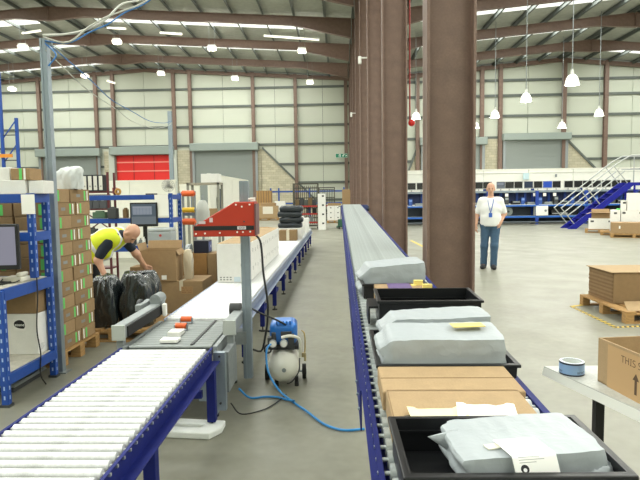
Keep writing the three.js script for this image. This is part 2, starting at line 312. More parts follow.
{ // side skirts hung under the near rail of the gravity conveyor and its far end drive
  const g = thing('conveyor_side_guard', 'tall blue steel side guard bolted along the gravity conveyor', 'guard', [RX0 - 0.03, 0, -3]);
  for (const [a, b, t, h] of [[2.1, 6.0, 0.028, 0.16], [6.02, 11.5, 0.028, 0.16], [11.52, 17.1, 0.028, 0.16]]) part('guard_plate', boxAlong([0, rampH(a) - t - h / 2, 3 - a], [0, rampH(b) - t - h / 2, 3 - b], 0.006, h), convBlue, g);
  for (const d of [2.15, 2.3, 2.45, 2.95, 3.5, 4.2]) part('bolt', cylX(0.006, 0.012, -0.006, rampH(d) - 0.12, 3 - d, 8), zinc, g);
  const m = thing('drive_motor', 'dark blue drive motor at the far end of the gravity conveyor', 'motor', [0.78, rampH(17) - 0.16, -17.0]);
  part('motor_body', cylX(0.11, 0.2, 0, 0.04, 0, 16), M(0x1d2c55, 0.5), m); part('end_cap', cylX(0.08, 0.05, 0.12, 0.04, 0, 14), darkGrey, m); part('bracket', bb(0.08, 0.1, 0.16, -0.13, 0, 0), convBlue, m);
}
// ---------------------------------------------------------------- case sealer with red tape head
{
  const g = thing('case_sealer', 'galvanised case sealing machine with red cantilever tape head and side belts', 'machine', [-1.23, 0, -4.35]);
  const w = 0.66, zn = 0.42, zf = -0.43;                          // local: near and far end of the bed
  part('bed_pan', bb(w - 0.05, 0.01, 0.84, 0, CH - 0.09, 0), darkGrey, g);
  const rg = metricUV(merge(cylX(0.02, w - 0.06, 0, 0, 0, 12)));
  for (let i = 0; i < 14; i++) put(rg, M(0x7d8280, 0.38, 0.5), 'bed_roller', g, 0, CH - 0.035, zn - 0.03 - i * 0.061);
  for (const s of [-1, 1]) part('bed_rail', bb(0.03, 0.1, zn - zf, s * w / 2, CH - 0.12, 0), zincDull, g);
  part('centre_slot', bb(0.02, 0.008, 0.8, 0.155, CH - 0.018, 0), darkGrey, g);
  // legs and panels on the aisle side
  for (const z of [zn - 0.05, zf + 0.06]) for (const s of [-1, 1]) { const l = part('leg', bb(0.06, 0.36, 0.05, s * 0.3, 0.02, z), zinc, g); part('foot', cyl(0.035, 0.02, s * 0.3, 0, z, 12), rubber, l); }
  part('end_panel', bb(0.1, 0.34, 0.012, 0.255, CH - 0.42, zn + 0.01), zinc, g);
  part('end_panel', bb(0.1, 0.34, 0.012, -0.255, CH - 0.42, zn + 0.01), zinc, g);
  part('crosspiece', bb(0.6, 0.06, 0.02, 0, CH - 0.2, zn + 0.005), zinc, g);
  part('front_channel', [bb(0.075, 0.42, 0.05, 0.375, CH - 0.47, zn + 0.04), bb(0.01, 0.42, 0.09, 0.335, CH - 0.47, zn + 0.02)], zinc, g);
  for (const y of [0.14, 0.48]) part('bolt', cylZ(0.008, 0.01, 0.375, y, zn + 0.07, 8), darkGrey, g);
  part('side_channel', bb(0.05, 0.3, 0.3, 0.385, 0.17, 0.2), zincDull, g);
  part('side_panel', bb(0.02, 0.36, 0.62, 0.32, 0.14, 0.05), zincDull, g);
  // mast
  const mz = -0.12, mx = 0.478;
  part('mast', [bb(0.06, 1.6, 0.01, mx, 0.13, mz + 0.03), bb(0.01, 1.6, 0.06, mx - 0.03, 0.13, mz), bb(0.01, 1.6, 0.06, mx + 0.03, 0.13, mz), bb(0.012, 1.6, 0.012, mx - 0.012, 0.13, mz + 0.038)], zinc, g);
  part('mast_bracket', bb(0.1, 0.1, 0.14, mx - 0.055, 0.42, mz), zincDull, g);
  // red head
  const hx = x => x + 1.27, pts = [[-1.155, 1.307], [-1.155, 1.375], [-0.985, 1.475], [-0.835, 1.56], [-0.69, 1.56], [-0.688, 1.307]].map(p => [hx(p[0]), p[1]]);
  const hd = part('tape_head', prism(pts, 0.16, 0.006).translate(0, 0, -0.09), red, g);
  part('black_stripe', bb(0.464, 0.034, 0.004, hx(-0.922), 1.35, 0.0775), black, hd);
  const lt = canvasTex(128, 40, (c, a, b) => { c.fillStyle = '#cfc7c9'; c.fillRect(0, 0, a, b); c.fillStyle = '#3a2a30'; c.font = 'bold 34px sans-serif'; c.textAlign = 'center'; c.fillText('SOCO', 64, 32); });
  const pl = new THREE.PlaneGeometry(0.066, 0.024); pl.userData.keepUV = true; pl.translate(hx(-0.785), 1.367, 0.0802); part('maker_plate', pl, new THREE.MeshStandardMaterial({ map: lt, roughness: 0.5 }), hd);
  for (const [x, y] of [[-1.14, 1.325], [-1.07, 1.327], [-0.955, 1.33], [-0.82, 1.335], [-0.776, 1.335], [-0.72, 1.337], [-0.825, 1.545], [-0.78, 1.53], [-0.72, 1.545], [-0.765, 1.415]]) part('screw', cylZ(0.007, 0.008, hx(x), y, 0.078, 8), y > 1.4 && y < 1.5 ? darkGrey : white, hd);
  part('sticker', [bb(0.05, 0.022, 0.003, hx(-1.09), 1.4, 0.078), bb(0.025, 0.034, 0.003, hx(-1.02), 1.413, 0.078)], M(0xc9b9bb, 0.6), hd);
  part('edge_flange', bb(0.012, 0.24, 0.17, hx(-0.678), 1.31, -0.005), M(0x6a4a4a, 0.5), hd);
  part('wing_bolt', [cylX(0.01, 0.05, mx + 0.055, 1.585, mz + 0.02, 8), bb(0.04, 0.03, 0.012, mx + 0.07, 1.57, mz + 0.02)], white, g);
  // side belt drives
  for (const [s, x, za, zb] of [[-1, -0.38, 0.38, -0.46], [1, 0.405, 0.24, -0.33]]) {
    const d = part('belt_drive', rb(0.085, 0.1, za - zb, x, CH + 0.03, (za + zb) / 2, 0.008, 1), zincDull, g);
    part('belt', bb(0.012, 0.075, za - zb - 0.04, x - s * 0.047, CH + 0.035, (za + zb) / 2 - 0.02), rubber, d);
    part('end_plate', bb(0.095, 0.11, 0.02, x, CH + 0.02, za + 0.012), M(0xb6bbb6, 0.45, 0.4), d);
    part('bracket', bb(0.05, 0.06, 0.05, x, CH - 0.05, za - 0.03), zincDull, d);
    if (s < 0) { part('drive_wheel', cylX(0.075, 0.03, x - 0.12, CH + 0.1, zb + 0.06, 22), darkGrey, d); part('motor', [cylZ(0.05, 0.16, x + 0.0, CH + 0.16, zb - 0.05, 18), bb(0.07, 0.09, 0.1, x + 0.02, CH + 0.06, zb - 0.03), bb(0.05, 0.05, 0.3, x - 0.09, CH + 0.1, zb + 0.05)], zincDull, d); part('cover', rb(0.035, 0.11, 0.05, x + 0.08, CH + 0.02, zb + 0.02, 0.01, 1), white, d); }
    else part('motor', cylX(0.05, 0.09, x - 0.03, CH + 0.13, zb + 0.16, 18), darkGrey, d);
  }
  // tape unit in the bed
  for (const [x, z] of [[-0.075, -0.31], [-0.05, -0.06]]) { const t = part('tape_roller', cylX(0.024, 0.085, x, CH + 0.02, z, 16), orange, g); part('fork', [bb(0.1, 0.006, 0.01, x, CH - 0.02, z), bb(0.006, 0.05, 0.03, x - 0.05, CH - 0.02, z), bb(0.006, 0.05, 0.03, x + 0.05, CH - 0.02, z)], zinc, t); }
  part('tape_unit', [bb(0.1, 0.03, 0.12, -0.05, CH - 0.015, 0.08), bb(0.13, 0.02, 0.1, -0.03, CH - 0.012, 0.3)], white, g);
}
const blackCable = M(0x17181a, 0.5);
solo('power_cable', tube([[-0.685, 1.315, -4.42], [-0.63, 1.27, -4.4], [-0.6, 1.0, -4.38], [-0.57, 0.72, -4.38], [-0.6, 0.48, -4.4], [-0.64, 0.36, -4.42], [-0.7, 0.38, -4.4]], 0.009, 48), blackCable, 'black cable hanging from the red tape head down the mast', 'cable');
solo('power_cable', tube([[-0.72, 0.68, -4.55], [-0.66, 0.66, -4.5], [-0.5, 0.56, -4.6], [-0.43, 0.48, -4.7], [-0.5, 0.44, -4.75], [-0.7, 0.45, -4.75]], 0.009, 48), blackCable, 'black cable looping out from the belt drive motor', 'cable');

// ---------------------------------------------------------------- air compressor and hose
{
  const g = thing('air_compressor', 'small air compressor with white tank and blue motor cover on the floor', 'compressor', [-0.475, 0, -4.68], 0.06);
  const tank = part('tank', new THREE.CapsuleGeometry(0.135, 0.2, 10, 28).rotateX(Math.PI / 2).translate(-0.01, 0.175, -0.06), M(0xe6e4d8, 0.3, 0, { clearcoat: 0.4 }), g);
  part('drain_plug', cylZ(0.018, 0.02, 0, 0.175, 0.17, 10), zincDull, tank);
  part('motor_cover', rb(0.235, 0.2, 0.26, -0.005, 0.345, -0.08, 0.055, 4), M(0x1f6fc4, 0.35, 0, { clearcoat: 0.5 }), g);
  part('cooling_fins', [0, 1, 2, 3, 4].map(i => bb(0.012, 0.03, 0.012, -0.06 + i * 0.028, 0.525, 0.04)), M(0x1a5ca6, 0.4), g);
  part('motor_base', bb(0.25, 0.03, 0.24, 0, 0.31, -0.08), darkGrey, g);
  part('control_block', [bb(0.07, 0.1, 0.06, -0.1, 0.33, 0.07), bb(0.05, 0.13, 0.05, 0.06, 0.32, 0.06), bb(0.09, 0.04, 0.03, 0.02, 0.43, 0.06), cyl(0.02, 0.1, -0.085, 0.37, 0.09, 10)], darkGrey, g);
  for (const x of [-0.09, 0.0]) { const q = part('gauge', cylZ(0.032, 0.025, x, 0.385, 0.115, 20), M(0xb9bec2, 0.3, 0.5), g); part('dial', cylZ(0.027, 0.004, x, 0.385, 0.129, 20), white, q); }
  part('handle', tube([[-0.02, 0.43, 0.1], [0.06, 0.44, 0.09], [0.125, 0.41, 0.07], [0.135, 0.33, 0.05], [0.132, 0.24, 0.02]], 0.013, 30, 10), M(0xe1dfd2, 0.35), g);
  part('pipe', tube([[0.15, 0.45, -0.05], [0.17, 0.44, 0], [0.175, 0.3, 0.0], [0.165, 0.26, 0.02]], 0.006, 20), M(0xb49a5c, 0.35, 0.7), g);
  part('valve', [bb(0.035, 0.035, 0.03, 0.165, 0.24, 0.02), cyl(0.01, 0.06, 0.175, 0.21, 0.04, 8)], M(0xa59872, 0.4, 0.6), g);
  part('axle', cylX(0.008, 0.3, 0.02, 0.065, -0.14, 8), zincDull, g);
  for (const x of [-0.16, 0.165]) { const wl = part('wheel', cylX(0.065, 0.035, x, 0.065, -0.14, 24), rubber, g); part('hub', cylX(0.025, 0.04, x, 0.065, -0.14, 14), midGrey, wl); }
  for (const x of [-0.07, 0.1]) part('rubber_foot', [cyl(0.018, 0.035, x, 0, 0.05, 12), bb(0.03, 0.05, 0.03, x, 0.03, 0.04)], rubber, g);
  part('coil_hose', tube(Array.from({ length: 18 }, (_, i) => [-0.135 + Math.cos(i * 1.4) * 0.03, 0.33 + Math.sin(i * 1.4) * 0.035, 0.06 + i * 0.002]), 0.006, 90), blackCable, g);
  part('loop_cable', tube([[0.13, 0.25, 0.09], [0.12, 0.15, 0.14], [0.06, 0.06, 0.13], [0.02, 0.03, 0.08]], 0.005, 24), blackCable, g);
}
const blueHose = M(0x2c86c8, 0.35);
solo('air_hose', tube([[-0.56, 0.39, -4.57], [-0.6, 0.36, -4.5], [-0.585, 0.2, -4.42], [-0.49, 0.07, -4.33], [-0.38, 0.014, -4.24], [-0.25, 0.012, -4.03], [-0.1, 0.012, -3.78], [0.02, 0.012, -3.7], [0.16, 0.012, -3.72]], 0.0085, 90, 8), blueHose, 'blue air hose running from the compressor under the gravity conveyor', 'hose');
solo('air_hose', tube([[-0.8, 0.1, -4.28], [-0.72, 0.02, -4.3], [-0.6, 0.012, -4.34], [-0.5, 0.012, -4.33], [-0.42, 0.012, -4.27], [-0.36, 0.03, -4.2]], 0.0085, 60, 8), blueHose, 'blue air hose running across the floor from the case sealer', 'hose');
solo('floor_cable', tube([[-0.83, 0.05, -4.1], [-0.74, 0.008, -4.0], [-0.6, 0.008, -4.06], [-0.5, 0.008, -4.22], [-0.44, 0.01, -4.4]], 0.005, 40), blackCable, 'thin dark cable lying on the floor beneath the blue hose', 'cable');
solo('floor_cable', tube([[-0.64, 0.006, -4.95], [-0.57, 0.006, -4.9], [-0.55, 0.006, -5.0], [-0.62, 0.006, -5.05]], 0.005, 30), blackCable, 'short dark cable loop on the floor behind the compressor', 'cable');
{ // foam offcut: a flat frame of packing foam
  const s = new THREE.Shape([[-0.23, -0.1], [0.2, -0.1], [0.25, 0.0], [0.24, 0.1], [-0.22, 0.11]].map(p => new THREE.Vector2(...p)));
  s.holes.push(new THREE.Path([[-0.14, -0.03], [0.12, -0.03], [0.15, 0.04], [-0.14, 0.05]].map(p => new THREE.Vector2(...p))));
  const f = new THREE.ExtrudeGeometry(s, { depth: 0.028, bevelEnabled: true, bevelSize: 0.012, bevelThickness: 0.01, bevelSegments: 3 }).rotateX(-Math.PI / 2).translate(0, 0.01, 0);
  solo('packing_foam', f, M(0xe8ebe6, 0.8), 'white packing foam frame lying on the floor under the conveyor', 'foam', [-1.07, 0, -3.7], -0.1);
}

// ---------------------------------------------------------------- cartons, trays, wrapped parcels
function carton(name, label, w, h, d, pos, turn, m = card, o = {}) {
  const g = thing(name, label, o.category || 'box', pos, turn, o.group);
  if (o.open) {                                                     // open top: four walls, bottom and flaps
    const t = 0.006;
    part('box_wall', bb(w, h, t, 0, 0, d / 2 - t / 2), m, g); part('box_wall', bb(w, h, t, 0, 0, -d / 2 + t / 2), m, g);
    part('box_wall', bb(t, h, d - 2 * t, w / 2 - t / 2, 0, 0), m, g); part('box_wall', bb(t, h, d - 2 * t, -w / 2 + t / 2, 0, 0), m, g);
    part('box_bottom', bb(w, t, d, 0, 0, 0), m, g);
    for (const [ax, s, len, ang] of o.flaps || []) {
      const f = ax === 'x' ? bb(t, len, d - 0.01) : bb(w - 0.01, len, t);
      if (ax === 'x') f.rotateZ(-s * ang).translate(s * (w / 2), h, 0); else f.rotateX(s * ang).translate(0, h, s * (d / 2));
      part('flap', f, m, g);
    }
  } else {
    part('body', rb(w, h, d, 0, 0, 0, 0.006, 1), m, g);
    if (o.seam !== false) part('flap_seam', bb(w * 0.985, 0.002, 0.004, 0, h - 0.0005, 0), cardDark, g);
    if (o.tape) part('tape', [bb(0.05, 0.0015, d + 0.002, 0, h, 0).rotateY(o.tapeX ? 0 : 0), bb(0.05, h * 0.3, 0.0015, 0, h * 0.7, d / 2 + 0.0005), bb(0.05, h * 0.3, 0.0015, 0, h * 0.7, -d / 2 - 0.0005)], tapeClear, g);
  }
  for (const [face, u, v, lw, lh, lm, nm] of o.prints || []) {       // u, v from the face's centre
    const p = new THREE.PlaneGeometry(lw, lh); p.userData.keepUV = true; const e = 0.0015;
    if (face === 'f') p.translate(u, h / 2 + v, d / 2 + e); if (face === 'r') p.rotateY(Math.PI / 2).translate(w / 2 + e, h / 2 + v, -u);
    if (face === 'l') p.rotateY(-Math.PI / 2).translate(-w / 2 - e, h / 2 + v, u); if (face === 't') p.rotateX(-Math.PI / 2).translate(u, h + e, -v);
    part(nm || 'label', p, lm, g);
  }
  return g;
}
const plastic = M(0x17191c, 0.38, 0, { map: rep(grainT, 4) });
function tray(label, w, h, d, pos, turn, handle) {
  const g = thing('plastic_tray', label, 'tray', pos, turn), t = 0.008;
  const wall = (sx, sz) => { const len = sx ? d : w, s = new THREE.Shape([[-len / 2, h], [len / 2, h], [len / 2 - 0.01, 0], [-len / 2 + 0.01, 0]].map(p => new THREE.Vector2(...p))); return new THREE.ExtrudeGeometry(s, { depth: t, bevelEnabled: false }).translate(0, 0, -t); };
  part('tray_wall', wall(0, 1).translate(0, 0, d / 2), plastic, g); part('tray_wall', wall(0, 1).rotateY(Math.PI).translate(0, 0, -d / 2), plastic, g);
  part('tray_wall', wall(1, 0).rotateY(Math.PI / 2).translate(w / 2, 0, 0), plastic, g); part('tray_wall', wall(1, 0).rotateY(-Math.PI / 2).translate(-w / 2, 0, 0), plastic, g);
  part('tray_floor', bb(w - 0.02, 0.008, d - 0.02, 0, 0.002, 0), plastic, g);
  part('rim', [rb(w + 0.024, 0.014, 0.018, 0, h - 0.014, d / 2 + 0.002, 0.004, 1), rb(w + 0.024, 0.014, 0.018, 0, h - 0.014, -d / 2 - 0.002, 0.004, 1), rb(0.018, 0.014, d, w / 2 + 0.003, h - 0.014, 0, 0.004, 1), rb(0.018, 0.014, d, -w / 2 - 0.003, h - 0.014, 0, 0.004, 1)], plastic, g);
  part('inner_ledge', [bb(w - 0.02, 0.006, 0.006, 0, h * 0.62, -d / 2 + 0.011), bb(0.006, 0.006, d - 0.02, -w / 2 + 0.011, h * 0.62, 0), bb(0.006, 0.006, d - 0.02, w / 2 - 0.011, h * 0.62, 0)], plastic, g);
  if (handle) part('hand_grip', [bb(0.05, 0.012, 0.2, -w / 2 - 0.028, h - 0.055, 0), bb(0.01, h * 0.55, 0.2, -w / 2 - 0.05, h * 0.08, 0)], plastic, g);
  return g;
}
const filmMat = M(0xa6adb1, 0.5, 0, { bumpMap: rep(creaseT, 2.2), bumpScale: 0.0014, clearcoat: 0.15, clearcoatRoughness: 0.4 });
function wrapped(w, h, d, o = {}) {                                     // soft bag drawn tight round a flat screen: folds, gathered left end
  const g = new THREE.BoxGeometry(w, h, d, 44, 14, 16), p = g.attributes.position, q = o.seed || 1;
  for (let i = 0; i < p.count; i++) {
    let x = p.getX(i), y = p.getY(i), z = p.getZ(i);
    const u = x / w * 2, v = y / h * 2, s = z / d * 2;
    const round = 1 - 0.03 * Math.pow(Math.abs(u), 10);
    y *= round; z *= 1 - 0.04 * Math.pow(Math.abs(u), 10); x *= 1 - 0.015 * Math.pow(Math.abs(v), 8) - 0.012 * Math.pow(Math.abs(s), 8);
    if (Math.abs(v) > 0.8 && Math.abs(s) > 0.8) { y *= 0.985; z *= 0.99; }
    const pin = Math.max(0, (-u - (o.pinAt ?? 0.8)) / (1 - (o.pinAt ?? 0.8))), pe = pin * (o.pin ?? 0.7);
    y = y * (1 - pe * 0.55) - pe * h * (o.drop ?? 0.12); z *= 1 - pe * 0.3; if (u < -0.99) x += (o.pin ?? 0.7) * 0.02 * Math.cos(v * 4);
    y += (o.tilt || 0) * x + (o.tiltZ || 0) * z + (v > 0 ? (o.lump || 0.006) * noise.noise(x * 5 + q, z * 6, q) + 0.0022 * noise.noise(x * 30 + q, z * 12 + q, 2) : 0);
    const fold = 0.0035 * noise.noise(x * 9 + q * 3, y * 26, z * 9) + 0.002 * noise.noise(x * 30, y * 16 + q, z * 30);
    z += Math.sign(s) * Math.abs(s) * fold; x += Math.sign(u) * (Math.abs(u) > 0.95 ? fold * 2 : 0);
    if (v < -0.95) y = -h / 2;
    p.setXYZ(i, x, y, z);
  }
  g.translate(0, h / 2, 0); g.computeVertexNormals(); return g;
}
const onRamp = (x, d, up = 0) => Object.assign([x, rampH(d) + up, -d], { ramp: Math.atan(0.0305) });   // things on the slope lean with it
// near tray with labelled parcel
tray('black plastic tray holding the parcel with the white label', 0.505, 0.105, 0.31, onRamp(0.4, 1.395, 0.004), 0.02);
{
  const g = thing('wrapped_parcel', 'foam-wrapped parcel with a printed white label in the black tray', 'parcel', [0.45, rampH(1.4) + 0.05, -1.395], 0.1);
  part('wrapping', wrapped(0.345, 0.078, 0.225, { seed: 3, pinAt: 0.9, pin: 0.25, drop: 0.0, tilt: 0.03, tiltZ: -0.02, lump: 0.005 }), filmMat, g);
  part('film_ear', new THREE.ConeGeometry(0.035, 0.075, 7, 3).scale(1, 1, 0.35).rotateZ(1.35).translate(-0.185, 0.052, -0.05), filmMat, g);
  const lt = canvasTex(512, 512, (c, a, b) => {
    c.fillStyle = '#fbfbf8'; c.fillRect(0, 0, a, b); c.fillStyle = '#8f8f93'; c.font = '20px sans-serif';
    for (let i = 0; i < 5; i++) { c.fillRect(150 + (i % 2) * 8, 60 + i * 26, 130 - (i * 31) % 60, 7); } c.fillRect(60, 70, 40, 8); c.fillRect(60, 96, 26, 8);
    for (let i = 0; i < 7; i++) c.fillRect(70, 250 + i * 24, 180 + (i * 53) % 150, 5);
    c.fillStyle = '#2a2a30'; c.beginPath(); c.ellipse(120, 455, 48, 40, 0, 0, 7); c.fill(); c.fillStyle = '#fff'; c.beginPath(); c.ellipse(120, 462, 22, 18, 0, 0, 7); c.fill();
  });
  const L = new THREE.PlaneGeometry(0.105, 0.13, 6, 20), p = L.attributes.position;              // hangs over the front edge of the parcel
  for (let i = 0; i < p.count; i++) { const x = p.getX(i), t = 0.065 - p.getY(i), top = 0.085; const z = t < top ? 0.04 + t : 0.04 + top + (t - top) * 0.25, y = t < top ? 0.0865 - t * 0.02 : 0.0845 - (t - top) * 0.95; p.setXYZ(i, x - 0.03 + t * 0.15, y + x * 0.03, z); }
  L.computeVertexNormals(); L.userData.keepUV = true; part('address_label', L, new THREE.MeshStandardMaterial({ map: lt, roughness: 0.6, side: THREE.DoubleSide }), g);
  part('tape_tab', bb(0.035, 0.003, 0.025, -0.1, 0.076, 0.04).rotateY(0.2), M(0xdedccb, 0.5), g);
}
{ // crumpled film end beside the parcel
  const g = new THREE.SphereGeometry(1, 28, 18), p = g.attributes.position;
  for (let i = 0; i < p.count; i++) { const v = V(p.getX(i), p.getY(i), p.getZ(i)), k = 1 + 0.35 * noise.noise(v.x * 2.3, v.y * 2.3, v.z * 2.3 + 4) + 0.16 * noise.noise(v.x * 6, v.y * 6, v.z * 6); p.setXYZ(i, v.x * 0.045 * k, v.y * 0.026 * k + 0.026, v.z * 0.04 * k); }
  g.computeVertexNormals(); solo('crumpled_film', g, filmMat, 'crumpled white film tucked into the corner of the tray', 'film', [0.612, rampH(1.35) + 0.05, -1.33]);
}
// two flat cartons, papers
carton('flat_carton', 'flat brown carton against the near black tray, papers lying on it', 0.435, 0.078, 0.27, onRamp(0.367, 1.69, 0.003), 0.0, cardPale, { seam: false, prints: [['t', 0, 0.128, 0.43, 0.006, cardDark, 'flap_edge'], ['t', -0.212, 0, 0.004, 0.26, cardDark, 'flap_edge']] });
carton('flat_carton', 'flat brown carton in front of the wrapped parcels, folded lid', 0.475, 0.068, 0.255, onRamp(0.378, 1.962, 0.003), 0.0, cardPale, { prints: [] });
{
  const sheet = (w, d, sd, m, label, pos, turn) => { const g = new THREE.PlaneGeometry(w, d, 16, 10).rotateX(-Math.PI / 2), p = g.attributes.position; for (let i = 0; i < p.count; i++) p.setY(i, 0.006 + 0.012 * Math.abs(noise.noise(p.getX(i) * 14 + sd, p.getZ(i) * 10, sd)) + (Math.abs(p.getX(i)) > w * 0.35 ? 0.005 : 0)); g.computeVertexNormals(); solo('paper_sheet', g, m, label, 'paper', pos, turn); };
  const dm = c => new THREE.MeshStandardMaterial({ color: c, roughness: 0.8, side: THREE.DoubleSide });
  sheet(0.17, 0.09, 2, dm(0xe9e0b4), 'pale yellow paper sheet lying on the flat carton', onRamp(0.285, 1.61, 0.081), 0.05);
  sheet(0.17, 0.1, 6, dm(0xf0efe9), 'white paper sheet overlapping the yellow sheet on the flat carton', onRamp(0.43, 1.625, 0.083), -0.15);
  solo('marker_pen', merge([cylX(0.005, 0.03, 0, 0.005, 0, 10), cylX(0.004, 0.01, -0.018, 0.005, 0, 8)]), M(0x4d4428, 0.5), 'short dark marker pen by the yellow paper', 'pen', onRamp(0.2, 1.6, 0.082), 0.5);
}
// two wrapped parcels in a tray
tray('shallow black plastic tray under the two wrapped parcels', 0.53, 0.06, 0.5, onRamp(0.415, 2.38, 0.004), 0.0);
solo('wrapped_parcel', wrapped(0.49, 0.15, 0.2, { seed: 7, pinAt: 0.84, pin: 0.6, tiltZ: -0.1 }), filmMat, 'foam-wrapped flat screen parcel, the front one of two in a shallow tray', 'parcel', onRamp(0.4, 2.25, 0.014), 0.02);
solo('wrapped_parcel', wrapped(0.47, 0.165, 0.2, { seed: 12, pinAt: 0.78, pin: 0.6, tilt: 0.03 }), filmMat, 'foam-wrapped flat screen parcel, the rear one of two in a shallow tray', 'parcel', onRamp(0.415, 2.49, 0.014), 0.04);
solo('paper_sheet', bb(0.13, 0.003, 0.06), yellowPaper, 'yellow note lying on the front wrapped screen parcel', 'paper', onRamp(0.52, 2.27, 0.178), 0.1);
// open black tray
tray('empty open black plastic tray between the wrapped parcels and the banded carton', 0.52, 0.15, 0.32, onRamp(0.465, 3.02, 0.004), 0.0, true);
{
  const g = carton('banded_carton', 'brown carton with a broad purple band', 0.3, 0.12, 0.27, onRamp(0.365, 3.35, 0.003), 0, card, { seam: false });
  part('purple_band', [bb(0.14, 0.002, 0.274, 0.0, 0.12, 0), bb(0.14, 0.12, 0.002, 0.0, 0, 0.136)], M(0x5d4a78, 0.6), g);
  for (const [x, z] of [[0.12, -0.09], [0.155, 0.04]]) part('yellow_note', [bb(0.055, 0.03, 0.03, x, 0.12, z), bb(0.03, 0.004, 0.05, x - 0.03, 0.12, z + 0.01)], yellowPaper, g);
}
tray('black plastic tray farthest up the gravity conveyor', 0.4, 0.1, 0.5, onRamp(0.345, 3.85, 0.004), 0.05);
solo('wrapped_parcel', wrapped(0.43, 0.19, 0.3, { seed: 21, pinAt: 0.75, pin: 0.8, tilt: 0.07 }), filmMat, 'foam-wrapped parcel in the tray farthest up the gravity conveyor', 'parcel', onRamp(0.35, 3.85, 0.016), 0.08);

// ---------------------------------------------------------------- packing bench on the right
{
  const g = thing('packing_bench', 'white topped packing bench with black legs beside the conveyor', 'table', [1.585, 0, -1.5], 0);
  const top = prism([[-0.735, -0.82], [-0.27, 0.8], [0.9, 0.8], [0.9, -0.86]].map(p => [p[0], -p[1]]), 0.04).rotateX(-Math.PI / 2).translate(0, 0.84, 0);
  part('bench_top', top, M(0xdfe1da, 0.5, 0, { map: rep(grainT, 1.5) }), g);
  part('edge_strip', bar([-0.738, 0.86, -0.82], [-0.274, 0.86, 0.8], 0.004, 0.034), M(0xd9dad2, 0.6), g);
  for (const [x, z] of [[-0.6, -0.62], [0.8, -0.72], [0.8, 0.8], [-0.4, 0.8]]) part('leg', bb(0.032, 0.84, 0.032, x, 0, z), black, g);
  part('stretcher', bb(0.04, 0.06, 1.4, 0.8, 0.15, 0), black, g);
}
{
  const g = thing('tape_roll', 'roll of pale blue printed packing tape on the white bench', 'tape', [0.925, 0.88, -2.225]);
  const ring = lathe([[0.036, 0], [0.047, 0], [0.047, 0.05], [0.036, 0.05], [0.036, 0]], 36);
  const tt = canvasTex(1024, 128, (c, a, b) => { c.fillStyle = '#8fb0d8'; c.fillRect(0, 0, a, b); c.fillStyle = '#2b3040'; c.fillRect(0, 0, a, 14); c.fillRect(0, b - 14, a, 14); c.font = 'bold 30px sans-serif'; for (let i = 0; i < 3; i++) c.fillText('SECURITY', 40 + i * 341, 104); });
  const face = new THREE.CylinderGeometry(0.0475, 0.0475, 0.048, 40, 1, true).translate(0, 0.025, 0); face.userData.keepUV = true;
  part('core', ring, M(0x3c3a44, 0.6), g); part('printed_face', face.rotateY(1.9), new THREE.MeshStandardMaterial({ map: tt, roughness: 0.35 }), g);
  part('inner_liner', new THREE.CylinderGeometry(0.0355, 0.0355, 0.049, 36, 1, true).translate(0, 0.025, 0), new THREE.MeshStandardMaterial({ color: 0xd9dedb, roughness: 0.7, side: THREE.DoubleSide }), g);
  part('top_wind', new THREE.RingGeometry(0.0365, 0.0465, 40).rotateX(-Math.PI / 2).translate(0, 0.0508, 0), M(0xc9d2da, 0.5), g);
}
{
  const tt = canvasTex(512, 256, (c, a, b) => {
    c.fillStyle = '#b8976c'; c.fillRect(0, 0, a, b); c.fillStyle = '#54402f'; c.font = '54px sans-serif'; c.fillText('THIS SIDE UP', 110, 70);
    for (const x of [225, 320, 415]) { c.beginPath(); c.moveTo(x, 100); c.lineTo(x + 24, 140); c.lineTo(x + 9, 140); c.lineTo(x + 9, 220); c.lineTo(x - 9, 220); c.lineTo(x - 9, 140); c.lineTo(x - 24, 140); c.fill(); }
  });
  const a = onY(597.5, 381, 0.88), b = onY(640, 404, 0.88), ang = Math.atan2(-(b.z - a.z), b.x - a.x), w = 0.42, d = 0.3, h = 0.168;
  const c = V(a.x, 0.881, a.z).add(V(w / 2, 0, -d / 2).applyAxisAngle(V(0, 1, 0), ang));
  carton('open_carton', 'open brown carton with upright arrows printed on it, on the white bench', w, h, d, c, ang, cardPale, { open: true, flaps: [], prints: [['f', 0.03, -0.005, 0.36, 0.16, new THREE.MeshStandardMaterial({ map: tt, roughness: 0.85 }), 'printing']] });
}

// ---------------------------------------------------------------- pallets and other repeated builders
function pallet(label, w, d, pos, turn = 0, group) {
  const g = thing('wooden_pallet', label, 'pallet', pos, turn, group), n = Math.max(5, Math.round(w / 0.17)), bw = w / n * 0.72;
  const top = metricUV(merge(bb(bw, 0.02, d))), st = metricUV(merge(bb(w, 0.02, 0.1))), bl = metricUV(merge(bb(0.1, 0.085, 0.1)));
  for (let i = 0; i < n; i++) put(top, palletWood, 'deck_board', g, -w / 2 + bw / 2 + i * (w - bw) / (n - 1), 0.125, 0);
  for (const z of [-d / 2 + 0.05, 0, d / 2 - 0.05]) { put(st, palletWood, 'stringer_board', g, 0, 0.105, z); put(st, palletWood, 'bottom_board', g, 0, 0, z); for (const x of [-w / 2 + 0.05, 0, w / 2 - 0.05]) put(bl, palletWood, 'block', g, x, 0.02, z); }
  return g;
}
function holes(w, y0, y1, x, z, side = 'f') {                     // row of keyhole slots punched in a rack post
  const o = []; for (let y = y0; y < y1; y += 0.075) o.push(side === 'f' ? bb(0.012, 0.03, 0.002, x, y, z) : bb(0.002, 0.03, 0.012, x, y, z)); return o;
}
